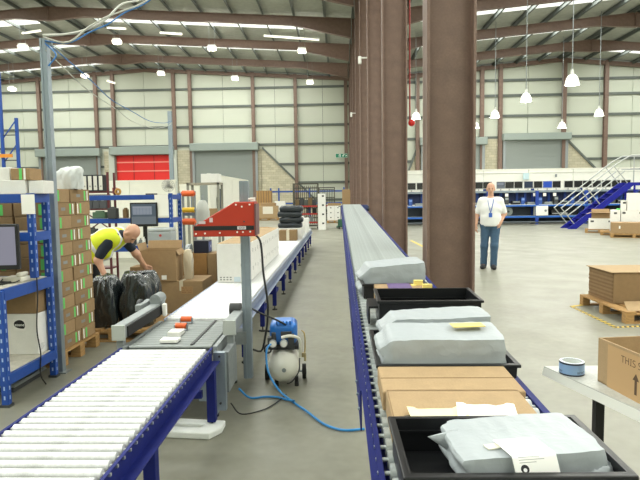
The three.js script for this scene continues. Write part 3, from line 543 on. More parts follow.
function screenTex(kind) {
  return canvasTex(256, 192, (c, a, b) => {
    c.fillStyle = kind === 'form' ? '#6f8292' : '#b9b8cc'; c.fillRect(0, 0, a, b);
    if (kind === 'form') { c.fillStyle = '#c9d4e2'; c.fillRect(14, 22, 200, 78); c.fillStyle = '#8aa0bc'; for (let i = 0; i < 5; i++) c.fillRect(18, 40 + i * 12, 190, 2); for (let i = 0; i < 6; i++) c.fillRect(18 + i * 34, 34, 2, 64); c.fillStyle = '#93a2ad'; c.fillRect(0, 120, a, 72); }
    else { c.fillStyle = '#cfcedd'; c.fillRect(20, 18, 150, 110); }
  });
}
const lit = (t, k) => new THREE.MeshStandardMaterial({ color: 0x101010, roughness: 0.3, emissive: 0xffffff, emissiveMap: t, emissiveIntensity: k });
function monitor(label, w, h, pos, turn, tex, standH = 0.14, group, frame = black) {
  const g = thing('computer_monitor', label, 'monitor', pos, turn, group);
  part('housing', rb(w, h, 0.04, 0, standH, 0, 0.01, 2), frame, g); part('back_shell', rb(w * 0.6, h * 0.6, 0.06, 0, standH + h * 0.2, -0.04, 0.02, 2), frame, g);
  const s = new THREE.PlaneGeometry(w - 0.045, h - 0.06).translate(0, standH + h / 2 + 0.008, 0.0215); s.userData.keepUV = true; part('screen', s, tex, g);
  part('neck', bb(0.06, standH + 0.06, 0.03, 0, 0.01, -0.035), frame, g); part('stand_base', rb(w * 0.5, 0.014, 0.18, 0, 0, -0.02, 0.005, 1), frame, g);
  return g;
}
// ---------------------------------------------------------------- left: blue workstation with shelves
const deck = M(0xe2ddcd, 0.6, 0, { map: rep(grainT, 1.5) });
function workstation(label, x0, x1, zf, zb, h, o) {                 // zf front, zb back
  const g = thing('workstation_rack', label, 'workbench', [(x0 + x1) / 2, 0, (zf + zb) / 2]), cx = (x0 + x1) / 2, cz = (zf + zb) / 2, w = x1 - x0, d = zf - zb;
  const L = (x, z) => [x - cx, z - cz];
  const post = (x, z, y0, y1, name = 'upright_post') => { const [a, b] = L(x, z), s = x > cx ? 1 : -1; const p = part(name, rb(0.055, y1 - y0, 0.05, a, y0, b, 0.004, 1), rackBlue, g); part('slot_row', [...holes(0, y0 + 0.06, y1 - 0.04, a, b + 0.0255), ...holes(0, y0 + 0.06, y1 - 0.04, a + s * 0.028, b, 'r')], M(0x9fb4d8, 0.6), p).userData.kind = 'stuff'; if (y0 === 0) part('foot', bb(0.075, 0.02, 0.07, a, 0, b), darkGrey, p); };
  for (const x of [x0, x1]) { post(x, zf, 0, h - 0.01); post(x, zb, 0, o.top); post(x, o.mid, h + 0.02, o.top); }
  const level = (y, za, zc, t = 0.075, name = 'shelf') => {
    const dd = za - zc, mz = (za + zc) / 2 - cz;
    const s = part(name, bb(w - 0.02, 0.02, dd - 0.02, 0, y - 0.018, mz), deck, g);
    part('front_beam', rb(w, t, 0.03, 0, y - t, za - cz + 0.012, 0.005, 1), rackBlue, s); part('rear_beam', bb(w, t, 0.03, 0, y - t, zc - cz - 0.012), rackBlue, s);
    for (const q of [-1, 1]) part('end_beam', bb(0.03, t, dd, q * (w / 2 + 0.016), y - t, mz), rackBlue, s);
  };
  level(h, zf, zb, 0.09, 'worktop'); level(0.25, zf, zb, 0.08);
  for (const y of o.shelves) level(y, o.mid, zb, 0.075);
  return g;
}
workstation('blue slotted workstation rack holding a monitor and white boxes', -4.4, -2.6, -4.17, -4.9, 0.92, { mid: -4.66, top: 1.66, shelves: [1.655, 1.33] });
monitor('black flat monitor with a pale screen on the near blue workstation', 0.46, 0.37, [-2.82, 0.922, -4.42], 0.12, lit(screenTex('plain'), 0.62), 0.12);
{
  const g = thing('desk_phone', 'beige desk equipment with cables on the near workstation top', 'equipment', [-2.71, 0.922, -4.58]);
  part('case', rb(0.17, 0.045, 0.14, 0, 0, 0, 0.015, 2), M(0xd6d2c2, 0.5), g); part('handset', rb(0.045, 0.035, 0.13, 0.05, 0.045, 0, 0.015, 2), M(0xcfcbbb, 0.5), g);
  part('cord', tube([[-0.08, 0.03, 0.06], [-0.06, 0.02, 0.12], [0.0, 0.01, 0.16], [0.05, 0.01, 0.12], [0.07, 0.02, 0.08]], 0.005, 30), blackCable, g);
}
solo('power_cable', tube([[-2.56, 0.95, -4.62], [-2.55, 0.8, -4.6], [-2.56, 0.5, -4.58], [-2.55, 0.3, -4.6], [-2.57, 0.1, -4.62], [-2.55, 0.01, -4.66]], 0.006, 60), blackCable, 'black cable hanging down the end of the near workstation', 'cable');
solo('paper_notice', bb(0.115, 0.165, 0.002), paper, 'white notice sheet taped to the top beam of the near workstation', 'notice', [-2.6, 1.485, -4.62]);
{
  const stoneT = canvasTex(256, 256, (c) => { c.clearRect(0, 0, 256, 256); c.fillStyle = '#e6e5df'; c.fillRect(0, 0, 256, 256); c.fillStyle = '#141414'; c.beginPath(); c.moveTo(14, 120); c.bezierCurveTo(10, 40, 150, -10, 215, 60); c.bezierCurveTo(260, 120, 246, 215, 200, 214); c.bezierCurveTo(120, 214, 20, 190, 14, 120); c.fill(); c.fillStyle = '#f1f1ec'; c.font = 'bold 74px sans-serif'; c.fillText('stone', 32, 158); });
  const sm = new THREE.MeshStandardMaterial({ map: stoneT, roughness: 0.7 });
  const lines = canvasTex(128, 128, c => { c.fillStyle = '#e6e5df'; c.fillRect(0, 0, 128, 128); c.fillStyle = '#8a8a88'; for (let i = 0; i < 8; i++) c.fillRect(10, 10 + i * 14, 70 + (i * 29) % 40, 4); });
  carton('computer_carton', 'white computer carton with black oval logo under the near workstation', 0.5, 0.36, 0.37, [-2.89, 0.252, -4.92], 0, whiteCard, { prints: [['f', 0.09, 0.085, 0.11, 0.105, sm, 'logo'], ['r', 0.12, 0.09, 0.11, 0.11, sm, 'logo'], ['r', -0.12, -0.12, 0.07, 0.07, new THREE.MeshStandardMaterial({ map: lines, roughness: 0.7 }), 'print']] });
  carton('brown_carton', 'brown carton on top of the white computer carton with oval logo', 0.5, 0.21, 0.37, [-2.893, 0.613, -4.92], 0, cardDark, { seam: false });
}
carton('white_carton', 'wide white carton on the near workstation top shelf', 0.9, 0.115, 0.2, [-3.1, 1.657, -4.78], 0, whiteCard, {});
carton('white_carton', 'small white carton at the end of the near workstation top shelf', 0.13, 0.11, 0.18, [-2.57, 1.657, -4.79], 0, whiteCard, {});
carton('white_carton', 'white carton resting on the wide white carton', 0.34, 0.11, 0.18, [-2.96, 1.773, -4.79], 0, whiteCard, {});
carton('white_carton', 'second white carton resting on the wide white carton', 0.3, 0.11, 0.18, [-3.3, 1.773, -4.79], 0, whiteCard, {});
carton('brown_carton', 'small brown carton with green label atop the white cartons', 0.16, 0.1, 0.2, [-2.69, 1.773, -4.78], 0, card, { prints: [['f', 0.005, 0, 0.025, 0.095, greenLabel], ['f', 0.04, 0, 0.018, 0.095, paper]] });
{
  const g = thing('platform_scale', 'low grey platform scale on the floor under the near workstation', 'scale', [-2.95, 0, -4.7]);
  part('platform', rb(0.5, 0.03, 0.5, 0, 0.05, 0, 0.006, 1), midGrey, g); part('base_frame', bb(0.44, 0.05, 0.44, 0, 0, 0), darkGrey, g);
}
// galvanised service pole
{
  const p = thing('service_pole', 'tall galvanised service pole beside the near workstation', 'pole', [-2.6, 0, -5.03]);
  part('channel', [bb(0.058, 3.03, 0.008, 0, 0, 0.03), bb(0.008, 3.03, 0.06, -0.026, 0, 0), bb(0.008, 3.03, 0.06, 0.026, 0, 0), bb(0.018, 3.03, 0.01, -0.02, 0, 0.036)], zinc, p);
  part('base_plate', bb(0.14, 0.012, 0.12), zincDull, p); part('top_clip', [bb(0.05, 0.03, 0.03, 0.05, 2.97, 0.02), bb(0.02, 0.06, 0.02, 0.03, 2.97, 0.03)], zincDull, p);
  const q = thing('service_pole', 'galvanised service pole in front of the red door', 'pole', [-5.12, 0, -17.2]);
  part('channel', [bb(0.12, 4.25, 0.02, 0, 0, 0.04), bb(0.02, 4.25, 0.08, -0.05, 0, 0), bb(0.02, 4.25, 0.08, 0.05, 0, 0)], zinc, q); part('base_plate', bb(0.24, 0.02, 0.2), zincDull, q);
}
{
  const A = V(-2.57, 3.0, -4.98), B = onZ(172, 121, 17.2), e = V(0.9, 6.1, -6);
  const sag = (a, b, s, r, off) => tube(Array.from({ length: 9 }, (_, i) => { const t = i / 8, p = a.clone().lerp(b, t); p.y -= s * 4 * t * (1 - t) + off * Math.sin(t * 25) * 0.25; p.x += off * Math.sin(t * 19); return p; }), r, 80);
  const cable = (geo, m, label) => solo('overhead_cable', geo, m, label, 'cable');
  cable(sag(A, B, 0.3, 0.007, 0.03), M(0x2f6fae, 0.5), 'blue cable swagged between the two service poles');
  cable(sag(A.clone().add(V(0, -0.08, 0)), B.clone().add(V(0, -0.05, 0)), 0.38, 0.006, -0.03), M(0xb9bdb4, 0.5), 'grey cable swagged between the two service poles');
  const up = [A.clone(), onZ(68, 43, 5.05), onZ(90, 32, 5.15), onZ(108, 24, 5.25), onZ(124, 13, 5.35), onZ(150, 0, 5.5), V(-0.6, 4.9, -5.8), e];
  cable(tube(up, 0.007, 90), M(0x2f6fae, 0.5), 'blue cable rising from the near pole to the roof');
  cable(tube(up.map((p, i) => p.clone().add(V(-0.02, 0.05 + 0.03 * Math.sin(i * 2), 0))), 0.01, 90), M(0xc6c8bf, 0.5), 'upper grey cable rising from the near pole to the roof');
  cable(tube(up.map((p, i) => p.clone().add(V(0.0, 0.025 - 0.03 * Math.sin(i * 1.7), 0.03))), 0.008, 90), M(0xb3b5aa, 0.5), 'lower grey cable rising from the near pole to the roof');
  cable(tube([A.clone().add(V(0, -0.02, 0)), onZ(56, 55, 4.95), onZ(50, 64, 4.93), onZ(48.5, 66, 4.93)], 0.007, 30), M(0x2f6fae, 0.5), 'short blue cable drooping down the near pole head');
}
// pallet of small cartons with green labels
pallet('wooden pallet under the tall stack of green-labelled cartons', 1.2, 0.82, [-3.245, 0, -5.57]);
{
  const ORD = ['bottom', 'second', 'third', 'fourth', 'fifth', 'sixth', 'seventh', 'eighth', 'ninth', 'tenth', 'eleventh', 'top'];
  const clearTape = M(0x8d8f8e, 0.25);
  for (let l = 0; l < 12; l++) {
    const y = 0.147 + l * 0.13, H = 0.128, flip = l % 2;
    const row = l === 11 ? 'top layer' : l === 0 ? 'bottom layer' : null;
    // end column seen from the aisle: two cartons along z, joint alternating
    const zs = flip ? [-5.185, -5.5, -5.935] : [-5.185, -5.62, -5.935];
    for (let c = 0; c < 2; c++) {
      const dz = zs[c] - zs[c + 1] - 0.006, cz = (zs[c] + zs[c + 1]) / 2, s = (l + c) % 2 ? -1 : 1;
      const pr = [['r', s * dz * 0.22, 0, 0.035, H * 0.8, greenLabel], ['r', s * dz * 0.22 + 0.06 * s, 0, 0.022, H * 0.78, paper]];
      if (dz > 0.35) pr.push(['r', -s * 0.05, 0, 0.085, 0.03, clearTape, 'tape_patch']);
      if (c === 0) pr.push(['f', 0.06, 0, 0.035, H * 0.8, greenLabel], ['f', 0.11, 0, 0.02, H * 0.78, paper]);
      carton('labelled_carton', ORD[l] + ' layer up of the green-striped carton stack, carton ' + (c ? 'farther from' : 'next to') + ' the service pole', 0.395, H, dz, [-2.865 + rr(-0.008, 0.008), y, cz], rr(-0.012, 0.012), c ^ flip ? card : cardDark, { seam: false, group: 'cartons of the tall labelled stack', prints: pr });
    }
    for (const x of [-3.27, -3.67]) if (l > 3) carton('labelled_carton', ORD[l] + ' layer up of the green-striped stack, ' + (x < -3.4 ? 'second' : 'first') + ' carton behind the near workstation', 0.385, H, 0.36, [x, y, -5.37], rr(-0.012, 0.012), (l + (x < -3.4)) % 2 ? card : cardDark, { seam: false, group: 'cartons stacked behind the near workstation', prints: [['f', (l % 2 ? -1 : 1) * 0.08, 0, 0.05, H * 0.8, greenLabel]] });
    else carton('labelled_carton', ORD[l] + ' layer up of the green-striped stack, plain ' + (x < -3.4 ? 'second' : 'first') + ' carton behind the near workstation', 0.385, H, 0.36, [x, y, -5.37], 0, card, { seam: false, group: 'low cartons of the tall labelled stack' });
  }
}
function softLump(w, h, d, sd, amp = 0.04, top = 0.75, seg = 26) {      // film pulled over a bulky load
  const g = new THREE.BoxGeometry(w, h, d, seg, seg, seg), p = g.attributes.position;
  for (let i = 0; i < p.count; i++) {
    let x = p.getX(i), y = p.getY(i), z = p.getZ(i); const u = x / w * 2, v = y / h * 2, s = z / d * 2;
    const k = 1 - 0.06 * (Math.pow(Math.abs(u * s), 3) + Math.pow(Math.abs(v * u), 3) + Math.pow(Math.abs(v * s), 3)) , tp = v > 0 ? 1 - (1 - top) * v * v : 1;
    x *= k * tp; z *= k * tp; y *= k;
    const n = amp * (noise.noise(x * 6 + sd, y * 2.2, z * 6) + 0.6 * noise.noise(x * 15, y * 5 + sd, z * 15) + 0.35 * Math.abs(noise.noise(x * 30 + sd, y * 8, z * 30)));
    const L = Math.hypot(u, v * 0.4, s) || 1; x += u / L * n; z += s / L * n; if (v > -0.9) y += v * n * 0.8; else y = -h / 2;
    p.setXYZ(i, x, y, z);
  }
  g.translate(0, h / 2, 0); g.computeVertexNormals(); return g;
}
pallet('wooden pallet under the black film wrapped loads', 0.9, 0.8, [-2.55, 0, -6.5]);
solo('film_wrapped_load', softLump(0.3, 0.57, 0.38, 3), blackFilm, 'load under black film next to the tall labelled carton stack', 'load', [-2.7, 0.147, -6.34], 0.1);
solo('film_wrapped_load', softLump(0.31, 0.58, 0.36, 9, 0.04), blackFilm, 'load under black film in front of the bending man', 'load', [-2.33, 0.147, -6.36], -0.05);
solo('film_wrapped_load', softLump(0.5, 0.57, 0.24, 14, 0.03), blackFilm, 'low load under black film behind the other black loads', 'load', [-2.45, 0.147, -6.73], 0);
solo('plastic_bag', softLump(0.22, 0.21, 0.16, 5, 0.06, 0.4), M(0xd3d8d6, 0.4, 0, { clearcoat: 0.2 }), 'white plastic bag on top of the tall labelled stack', 'bag', [-2.73, 1.709, -5.6], 0.3);
carton('brown_carton', 'brown carton lying behind the white bag on the tall stack', 0.3, 0.07, 0.3, [-3.3, 1.71, -5.4], 0.0, card, {});

// ---------------------------------------------------------------- packing station behind
workstation('blue packing station rack in front of the white partition', -4.6, -2.6, -8.3, -9.1, 0.9, { mid: -8.62, top: 1.68, shelves: [1.66, 1.3] });
monitor('black flat monitor showing a form window on the far packing station', 0.42, 0.37, [-3.0, 0.902, -8.55], 0.05, lit(screenTex('form'), 0.55), 0.27);
solo('paper_notice', bb(0.21, 0.32, 0.003), paper, 'white notice sheet hung on the far packing station beam', 'notice', [-2.73, 1.34, -8.57]);
{
  const g = thing('desk_fan', 'white desk fan standing on the far packing station', 'fan', [-2.68, 1.662, -8.8], 0.2);
  part('fan_base', cyl(0.06, 0.015, 0, 0, 0, 20), white, g); part('fan_post', cyl(0.012, 0.06, 0, 0.015, 0, 10), white, g); part('motor', cylZ(0.035, 0.07, 0, 0.14, -0.02, 16), white, g);
  const gd = []; for (let i = 1; i <= 4; i++) gd.push(new THREE.TorusGeometry(0.024 * i, 0.003, 5, 28).translate(0, 0.14, 0.05 - i * 0.003)); for (let i = 0; i < 16; i++) { const a = i / 16 * 6.283; gd.push(bar([0, 0.14, 0.05], [Math.cos(a) * 0.096, 0.14 + Math.sin(a) * 0.096, 0.035], 0.0022, 0.0022, true)); }
  part('guard', gd, M(0x85867f, 0.5), g); for (let i = 0; i < 3; i++) part('blade', bb(0.05, 0.075, 0.004, 0, 0.005, 0).rotateY(0.4).rotateZ(i * 2.094).translate(0, 0.14, 0.03), M(0xcfcfc8, 0.4), g);
}
{
  const g = thing('packing_printer', 'grey label printer on the far packing station worktop', 'printer', [-2.72, 0.902, -8.52]);
  part('case', rb(0.36, 0.2, 0.3, 0, 0, 0, 0.02, 2), M(0x9fa6a8, 0.5), g); part('lid', rb(0.36, 0.05, 0.3, 0, 0.2, 0, 0.02, 2), M(0xaeb4b4, 0.5), g); part('badge', cylZ(0.02, 0.004, 0.02, 0.14, 0.151, 14), M(0xb04040, 0.5), g);
}
for (const [x, z, w, h, m, lb] of [[-3.5, -8.6, 0.14, 0.16, darkGrey, 'dark tool caddy'], [-3.75, -8.7, 0.2, 0.1, M(0x4f6b52, 0.7), 'green tool tray'], [-3.36, -8.75, 0.06, 0.14, cardDark, 'brown tube of cable ties'], [-3.9, -8.65, 0.22, 0.24, darkGrey, 'black equipment case']]) solo('bench_item', [rb(w, h, 0.12, 0, 0, 0, 0.01, 1), rb(w * 0.6, 0.02, 0.08, 0, h, 0, 0.006, 1)], m, lb + ' on the far packing station', 'equipment', [x, x < -3.3 && x > -3.8 ? 1.302 : 0.902, z]);
for (let i = 0; i < 7; i++) solo('bench_item', [cyl(0.025, 0.07 + 0.02 * (i % 3), 0, 0, 0, 12), cyl(0.012, 0.03, 0, 0.07 + 0.02 * (i % 3), 0, 8)], [midGrey, white, darkGrey][i % 3], 'small bottle standing among the tools on the far packing station', 'bottle', [-3.25 + i * 0.07, 0.902, -8.42 - 0.05 * (i % 2)], 0, 'bottles on the far packing station');
{ // tape roll on the shelf edge, low frame with rollers
  const g = thing('tape_roll', 'brown packing tape roll standing on the far packing station beam', 'tape', [-3.42, 1.716, -8.62]);
  part('tape_wind', new THREE.TorusGeometry(0.038, 0.017, 8, 24), M(0xb78a45, 0.4), g); part('core', new THREE.CylinderGeometry(0.024, 0.024, 0.045, 20, 1, true).rotateX(Math.PI / 2), M(0x5d452d, 0.7, 0, { side: THREE.DoubleSide }), g);
}
solo('keyboard', rb(0.16, 0.02, 0.1, 0, 0, 0, 0.005, 1), black, 'black keyboard lying on the far packing station top shelf', 'keyboard', [-2.95, 1.662, -8.78]);
{
  const g = thing('strapping_stand', 'strapping stand with orange and yellow rollers beside the far packing station', 'dispenser', [-2.55, 0, -9.5]);
  for (const s of [-1, 1]) part('upright', bb(0.03, 1.72, 0.05, s * 0.1, 0, 0), zincDull, g);
  part('base', bb(0.34, 0.04, 0.4, 0, 0, 0), darkGrey, g);
  for (const [y, m, r] of [[1.68, orange, 0.05], [1.4, M(0xd9b02a, 0.5), 0.045], [1.2, orange, 0.055]]) { const q = part('roller', cylX(r, 0.2, 0, y, 0.03, 18), m, g); part('cap', cylX(r * 0.6, 0.24, 0, y, 0.03, 14), m === orange ? M(0xd2663c, 0.5) : midGrey, q); }
  part('guide_plate', [bb(0.015, 0.3, 0.03, -0.05, 1.42, 0.02).rotateZ(0.06), bb(0.015, 0.28, 0.03, 0.05, 1.42, 0.02), bb(0.17, 0.05, 0.02, 0, 1.3, 0.01)], zinc, g);
}
{
  const s = new THREE.Shape(); s.moveTo(-0.02, 0); s.bezierCurveTo(0.12, 0.1, 0.14, 0.4, 0.03, 0.55); s.lineTo(-0.05, 0.55); s.bezierCurveTo(0.0, 0.4, 0.0, 0.15, -0.1, 0);
  const g = thing('stretch_film_roll', 'grey bulging roll of stretch film next to the strapping stand', 'film roll', [-2.44, 0, -10.0]);
  part('film', lathe([[0.03, 1.0], [0.08, 1.02], [0.12, 1.15], [0.125, 1.35], [0.09, 1.5], [0.05, 1.56], [0.03, 1.56]], 26), M(0xaeb1aa, 0.35), g); part('spindle', [cyl(0.02, 1.66, 0, 0, 0, 12), cyl(0.16, 0.03, 0, 0, 0, 20)], zincDull, g);
}
// cartons being packed
carton('brown_carton', 'large brown carton standing on the floor under the open carton', 0.6, 0.45, 0.6, [-2.2, 0, -7.95], 0.0, card, { tape: true, prints: [['f', 0.08, 0.1, 0.16, 0.1, new THREE.MeshStandardMaterial({ roughness: 0.85, map: canvasTex(128, 96, c => { c.fillStyle = '#a98359'; c.fillRect(0, 0, 128, 96); c.fillStyle = '#7a5b3c'; c.font = 'bold 20px monospace'; c.fillText('HV-75 1.5', 8, 28); c.fillText('LOT 20 44', 8, 56); c.fillText('MADE 2208', 8, 84); }) }), 'print']] });
carton('open_carton', 'open brown carton that the bending man is filling', 0.5, 0.43, 0.4, [-2.52, 0.452, -7.83], 0.05, card, { open: true, flaps: [['x', -1, 0.1, 0.3], ['z', -1, 0.12, 0.4], ['x', 1, 0.08, 2.6]], prints: [['f', 0.08, -0.16, 0.07, 0.06, paper], ['f', 0, 0.215, 0.48, 0.004, cardDark, 'fold']] });
carton('brown_carton', 'upright brown carton half hidden behind the open carton', 0.36, 0.62, 0.3, [-2.84, 0, -8.08], 0, cardDark, {});
carton('brown_carton', 'tall tan carton by the long conveyor with a black box on it', 0.4, 0.72, 0.35, [-2.3, 0, -8.95], 0, M(0xb98a4e, 0.8, 0, { map: rep(cardT, 2.5) }), {});
carton('brown_carton', 'tall brown carton leaning beside the tan carton', 0.14, 0.72, 0.36, [-2.02, 0, -8.95], 0.0, cardDark, {});
{
  const g = carton('black_box', 'black and dark blue boxed goods on the tall tan carton', 0.24, 0.2, 0.25, [-2.2, 0.722, -8.95], 0, M(0x1d2130, 0.4), { seam: false });
  part('blue_panel', bb(0.003, 0.15, 0.2, 0.122, 0.025, 0), M(0x2a3a7a, 0.4), g); part('badge', bb(0.004, 0.04, 0.03, 0.123, 0.08, -0.03), paper, g);
}
solo('clear_film_bundle', softLump(0.1, 0.13, 0.2, 31, 0.02, 0.7), M(0xcdd6d8, 0.18, 0, { clearcoat: 0.8 }), 'bundle of clear shiny film beside the black box on the tan carton', 'film', [-2.43, 0.722, -8.95]);
solo('clear_film_bundle', softLump(0.12, 0.42, 0.12, 33, 0.02, 0.8), M(0xc9bda4, 0.18, 0, { clearcoat: 0.8 }), 'hanging bundle of clear film between the open carton and the tan carton', 'film', [-2.16, 0.452, -7.9]);

// maroon bookcase with files
{
  const mr = M(0x5a2226, 0.5), g = thing('metal_bookcase', 'maroon metal bookcase with files behind the labelled stack', 'bookcase', [-4.55, 0, -10.4]);
  for (const x of [-0.32, 0.3]) for (const z of [-0.15, 0.15]) part('post', bb(0.035, 2.1, 0.035, x, 0, z), mr, g);
  for (const y of [0.3, 0.9, 1.4, 1.72]) part('shelf', bb(0.6, 0.03, 0.3, 0, y, 0), mr, g);
  part('cross_brace', [bar([-0.32, 0.95, -0.16], [0.3, 1.38, -0.16], 0.02), bar([0.3, 0.95, -0.16], [-0.32, 1.38, -0.16], 0.02)], mr, g);
  for (let i = 0; i < 5; i++) {
    const f = thing('lever_arch_file', 'black lever arch file with white spine on the maroon bookcase', 'file', [-4.78 + i * 0.1, 1.752, -10.36], 0, 'lever arch files on the maroon bookcase');
    part('cover', rb(0.092, 0.3, 0.24, 0, 0, 0, 0.004, 1), M(0x22242a, 0.6), f); part('spine_label', bb(0.066, 0.26, 0.002, 0, 0.02, 0.121), M(0xd9d8cd, 0.7), f); part('finger_ring', new THREE.TorusGeometry(0.01, 0.003, 6, 14).translate(0, 0.09, 0.123), darkGrey, f);
  }
  for (let i = 0; i < 4; i++) { const f = thing('box_file', 'dark grey box file on the middle shelf of the maroon bookcase', 'file', [-4.75 + i * 0.13, 1.432, -10.36], 0, 'box files on the maroon bookcase'); part('cover', rb(0.12, 0.26, 0.24, 0, 0, 0, 0.004, 1), M(0x4b4d50, 0.6), f); part('spine_label', bb(0.05, 0.07, 0.002, 0, 0.14, 0.121), midGrey, f); }
}
// white partitions of the packing area
{
  const pm = M(0xeeede0, 0.7, 0, { map: rep(paleT, 0.8) });
  const a = thing('partition_screen', 'low white partition standing behind the far packing station', 'partition', [-5.62, 0, -15]);
  for (let i = 0; i < 2; i++) part('panel', bb(1.23, 2.06, 0.06, -0.62 + i * 1.24, 0, 0), pm, a); part('top_rail', bb(2.5, 0.04, 0.08, 0, 2.06, 0), offWhite, a); part('poster', bb(0.14, 0.16, 0.004, -0.4, 1.75, 0.032), M(0xa9564c, 0.7), a);
  const b = thing('partition_screen', 'white partition running along the aisle behind the red tape head', 'partition', [-3.4, 0, -17.8]);
  for (let i = 0; i < 4; i++) part('panel', bb(0.06, 2.2, 1.56, 0, 0, -2.36 + i * 1.575), pm, b); part('top_rail', bb(0.08, 0.04, 6.3, 0, 2.2, 0), offWhite, b);
  const c = thing('partition_screen', 'white partition behind the desk fan', 'partition', [-4.15, 0, -15.6]);
  part('panel', bb(0.56, 1.95, 0.06, 0, 0, 0), pm, c); part('top_rail', bb(0.58, 0.04, 0.08, 0, 1.95, 0), offWhite, c);
  const coat = thing('hanging_coat', 'dark grey coat hanging on the aisle partition', 'coat', [-3.32, 1.1, -15.6], Math.PI / 2); part('coat_body', softLump(0.34, 0.75, 0.09, 41, 0.03, 0.6), M(0x4c555c, 0.9), coat); part('hanger_hook', tube([[0, 0.74, 0], [0, 0.82, 0], [0.02, 0.85, -0.02], [0, 0.87, -0.05]], 0.008, 16), zincDull, coat);
  const e = thing('open_shelf_frame', 'grey open metal shelf frame behind the stretch film roll', 'shelf', [-3.1, 0, -13.0]);
  for (const x of [-0.35, 0.35]) for (const z of [-0.2, 0.2]) part('post', bb(0.05, 1.95, 0.05, x, 0, z), M(0x8d8c80, 0.6), e); for (const y of [0.3, 1.0, 1.9]) part('shelf', bb(0.75, 0.05, 0.45, 0, y, 0), M(0x9c9686, 0.6), e);
}
carton('brown_carton', 'low brown carton on the open metal shelf frame', 0.55, 0.3, 0.35, [-3.05, 1.052, -13], 0, card, {});
carton('white_carton', 'white carton on top of the open metal shelf frame', 0.4, 0.2, 0.35, [-2.95, 1.952, -13], 0, whiteCard, {});

// ---------------------------------------------------------------- goods on the long white conveyor
{
  const mark = M(0x2a2a2c, 0.7), icons = new THREE.MeshStandardMaterial({ roughness: 0.7, map: canvasTex(128, 48, c => { c.fillStyle = '#e6e5df'; c.fillRect(0, 0, 128, 48); c.fillStyle = '#8b8b88'; for (let i = 0; i < 8; i++) c.fillRect(4 + (i % 4) * 32, 4 + (i >> 2) * 24, 20, 14); }) });
  for (let i = 0; i < 8; i++) {
    const d = 7.01 + i * 0.43;
    const g = carton('white_carton', i ? ['', 'second', 'third', 'fourth', 'fifth', 'sixth', 'seventh', 'eighth'][i] + ' white carton from the case sealer in the row on the white conveyor' : 'white carton with printed icons leading the row on the white conveyor', 0.395, 0.48, 0.42, [-1.305, CH, -d], 0, whiteCard, { group: 'white cartons in a row on the long conveyor', seam: false, prints: [['r', -0.1, 0.12, 0.022, 0.05, mark, 'print'], ['r', 0.12, 0.13, 0.022, 0.05, mark, 'print'], ['r', -0.09, -0.08, 0.02, 0.04, mark, 'print'], ['r', 0.12, -0.1, 0.02, 0.05, mark, 'print'], ...(i ? [] : [['f', -0.09, -0.19, 0.16, 0.055, icons, 'print'], ['f', 0.05, -0.2, 0.08, 0.06, M(0xc6d4dc, 0.6), 'print']])] });
    part('lid', bb(0.385, 0.004, 0.41, 0, 0.48, 0), cardPale, g);
    if (!i) part('hand_hole', rb(0.025, 0.035, 0.004, 0.11, 0.2, 0.21, 0.01, 1), black, g);
  }
  carton('brown_carton', 'small brown taped carton in front of the black bags on the conveyor', 0.42, 0.25, 0.35, [-1.215, CH, -13.45], 0, cardDark, { tape: true, prints: [['f', 0, 0, 0.07, 0.25, tapeClear, 'tape']] });
  carton('white_carton', 'white carton under the stack of black bags', 0.56, 0.27, 0.5, [-1.2, CH, -14.0], 0, whiteCard, {});
  const nm = ['bottom bag', 'second bag up', 'third bag up', 'top bag'];
  for (let i = 0; i < 4; i++) solo('black_bag', softLump(0.6, 0.135, 0.42, 50 + i, 0.02, 0.86, 16), M(0x252c31, 0.45), nm[i] + ' of the black bag stack on the long conveyor', 'bag', [-1.2 + (i % 2 ? 0.02 : -0.015), CH + 0.272 + i * 0.137, -14.0], rr(-0.06, 0.06));
  carton('white_carton', 'white carton beyond the black bags, nearer of two', 0.3, 0.5, 0.45, [-1.1, CH, -15.3], 0, whiteCard, { prints: [['f', 0.03, 0.08, 0.1, 0.1, M(0x6b6b66, 0.7), 'print']] });
  carton('white_carton', 'white carton beyond the black bags, farther of two', 0.34, 0.42, 0.45, [-1.05, CH, -16.4], 0, whiteCard, { prints: [['f', 0.03, 0.08, 0.06, 0.08, M(0x6b6b66, 0.7), 'print']] });
}

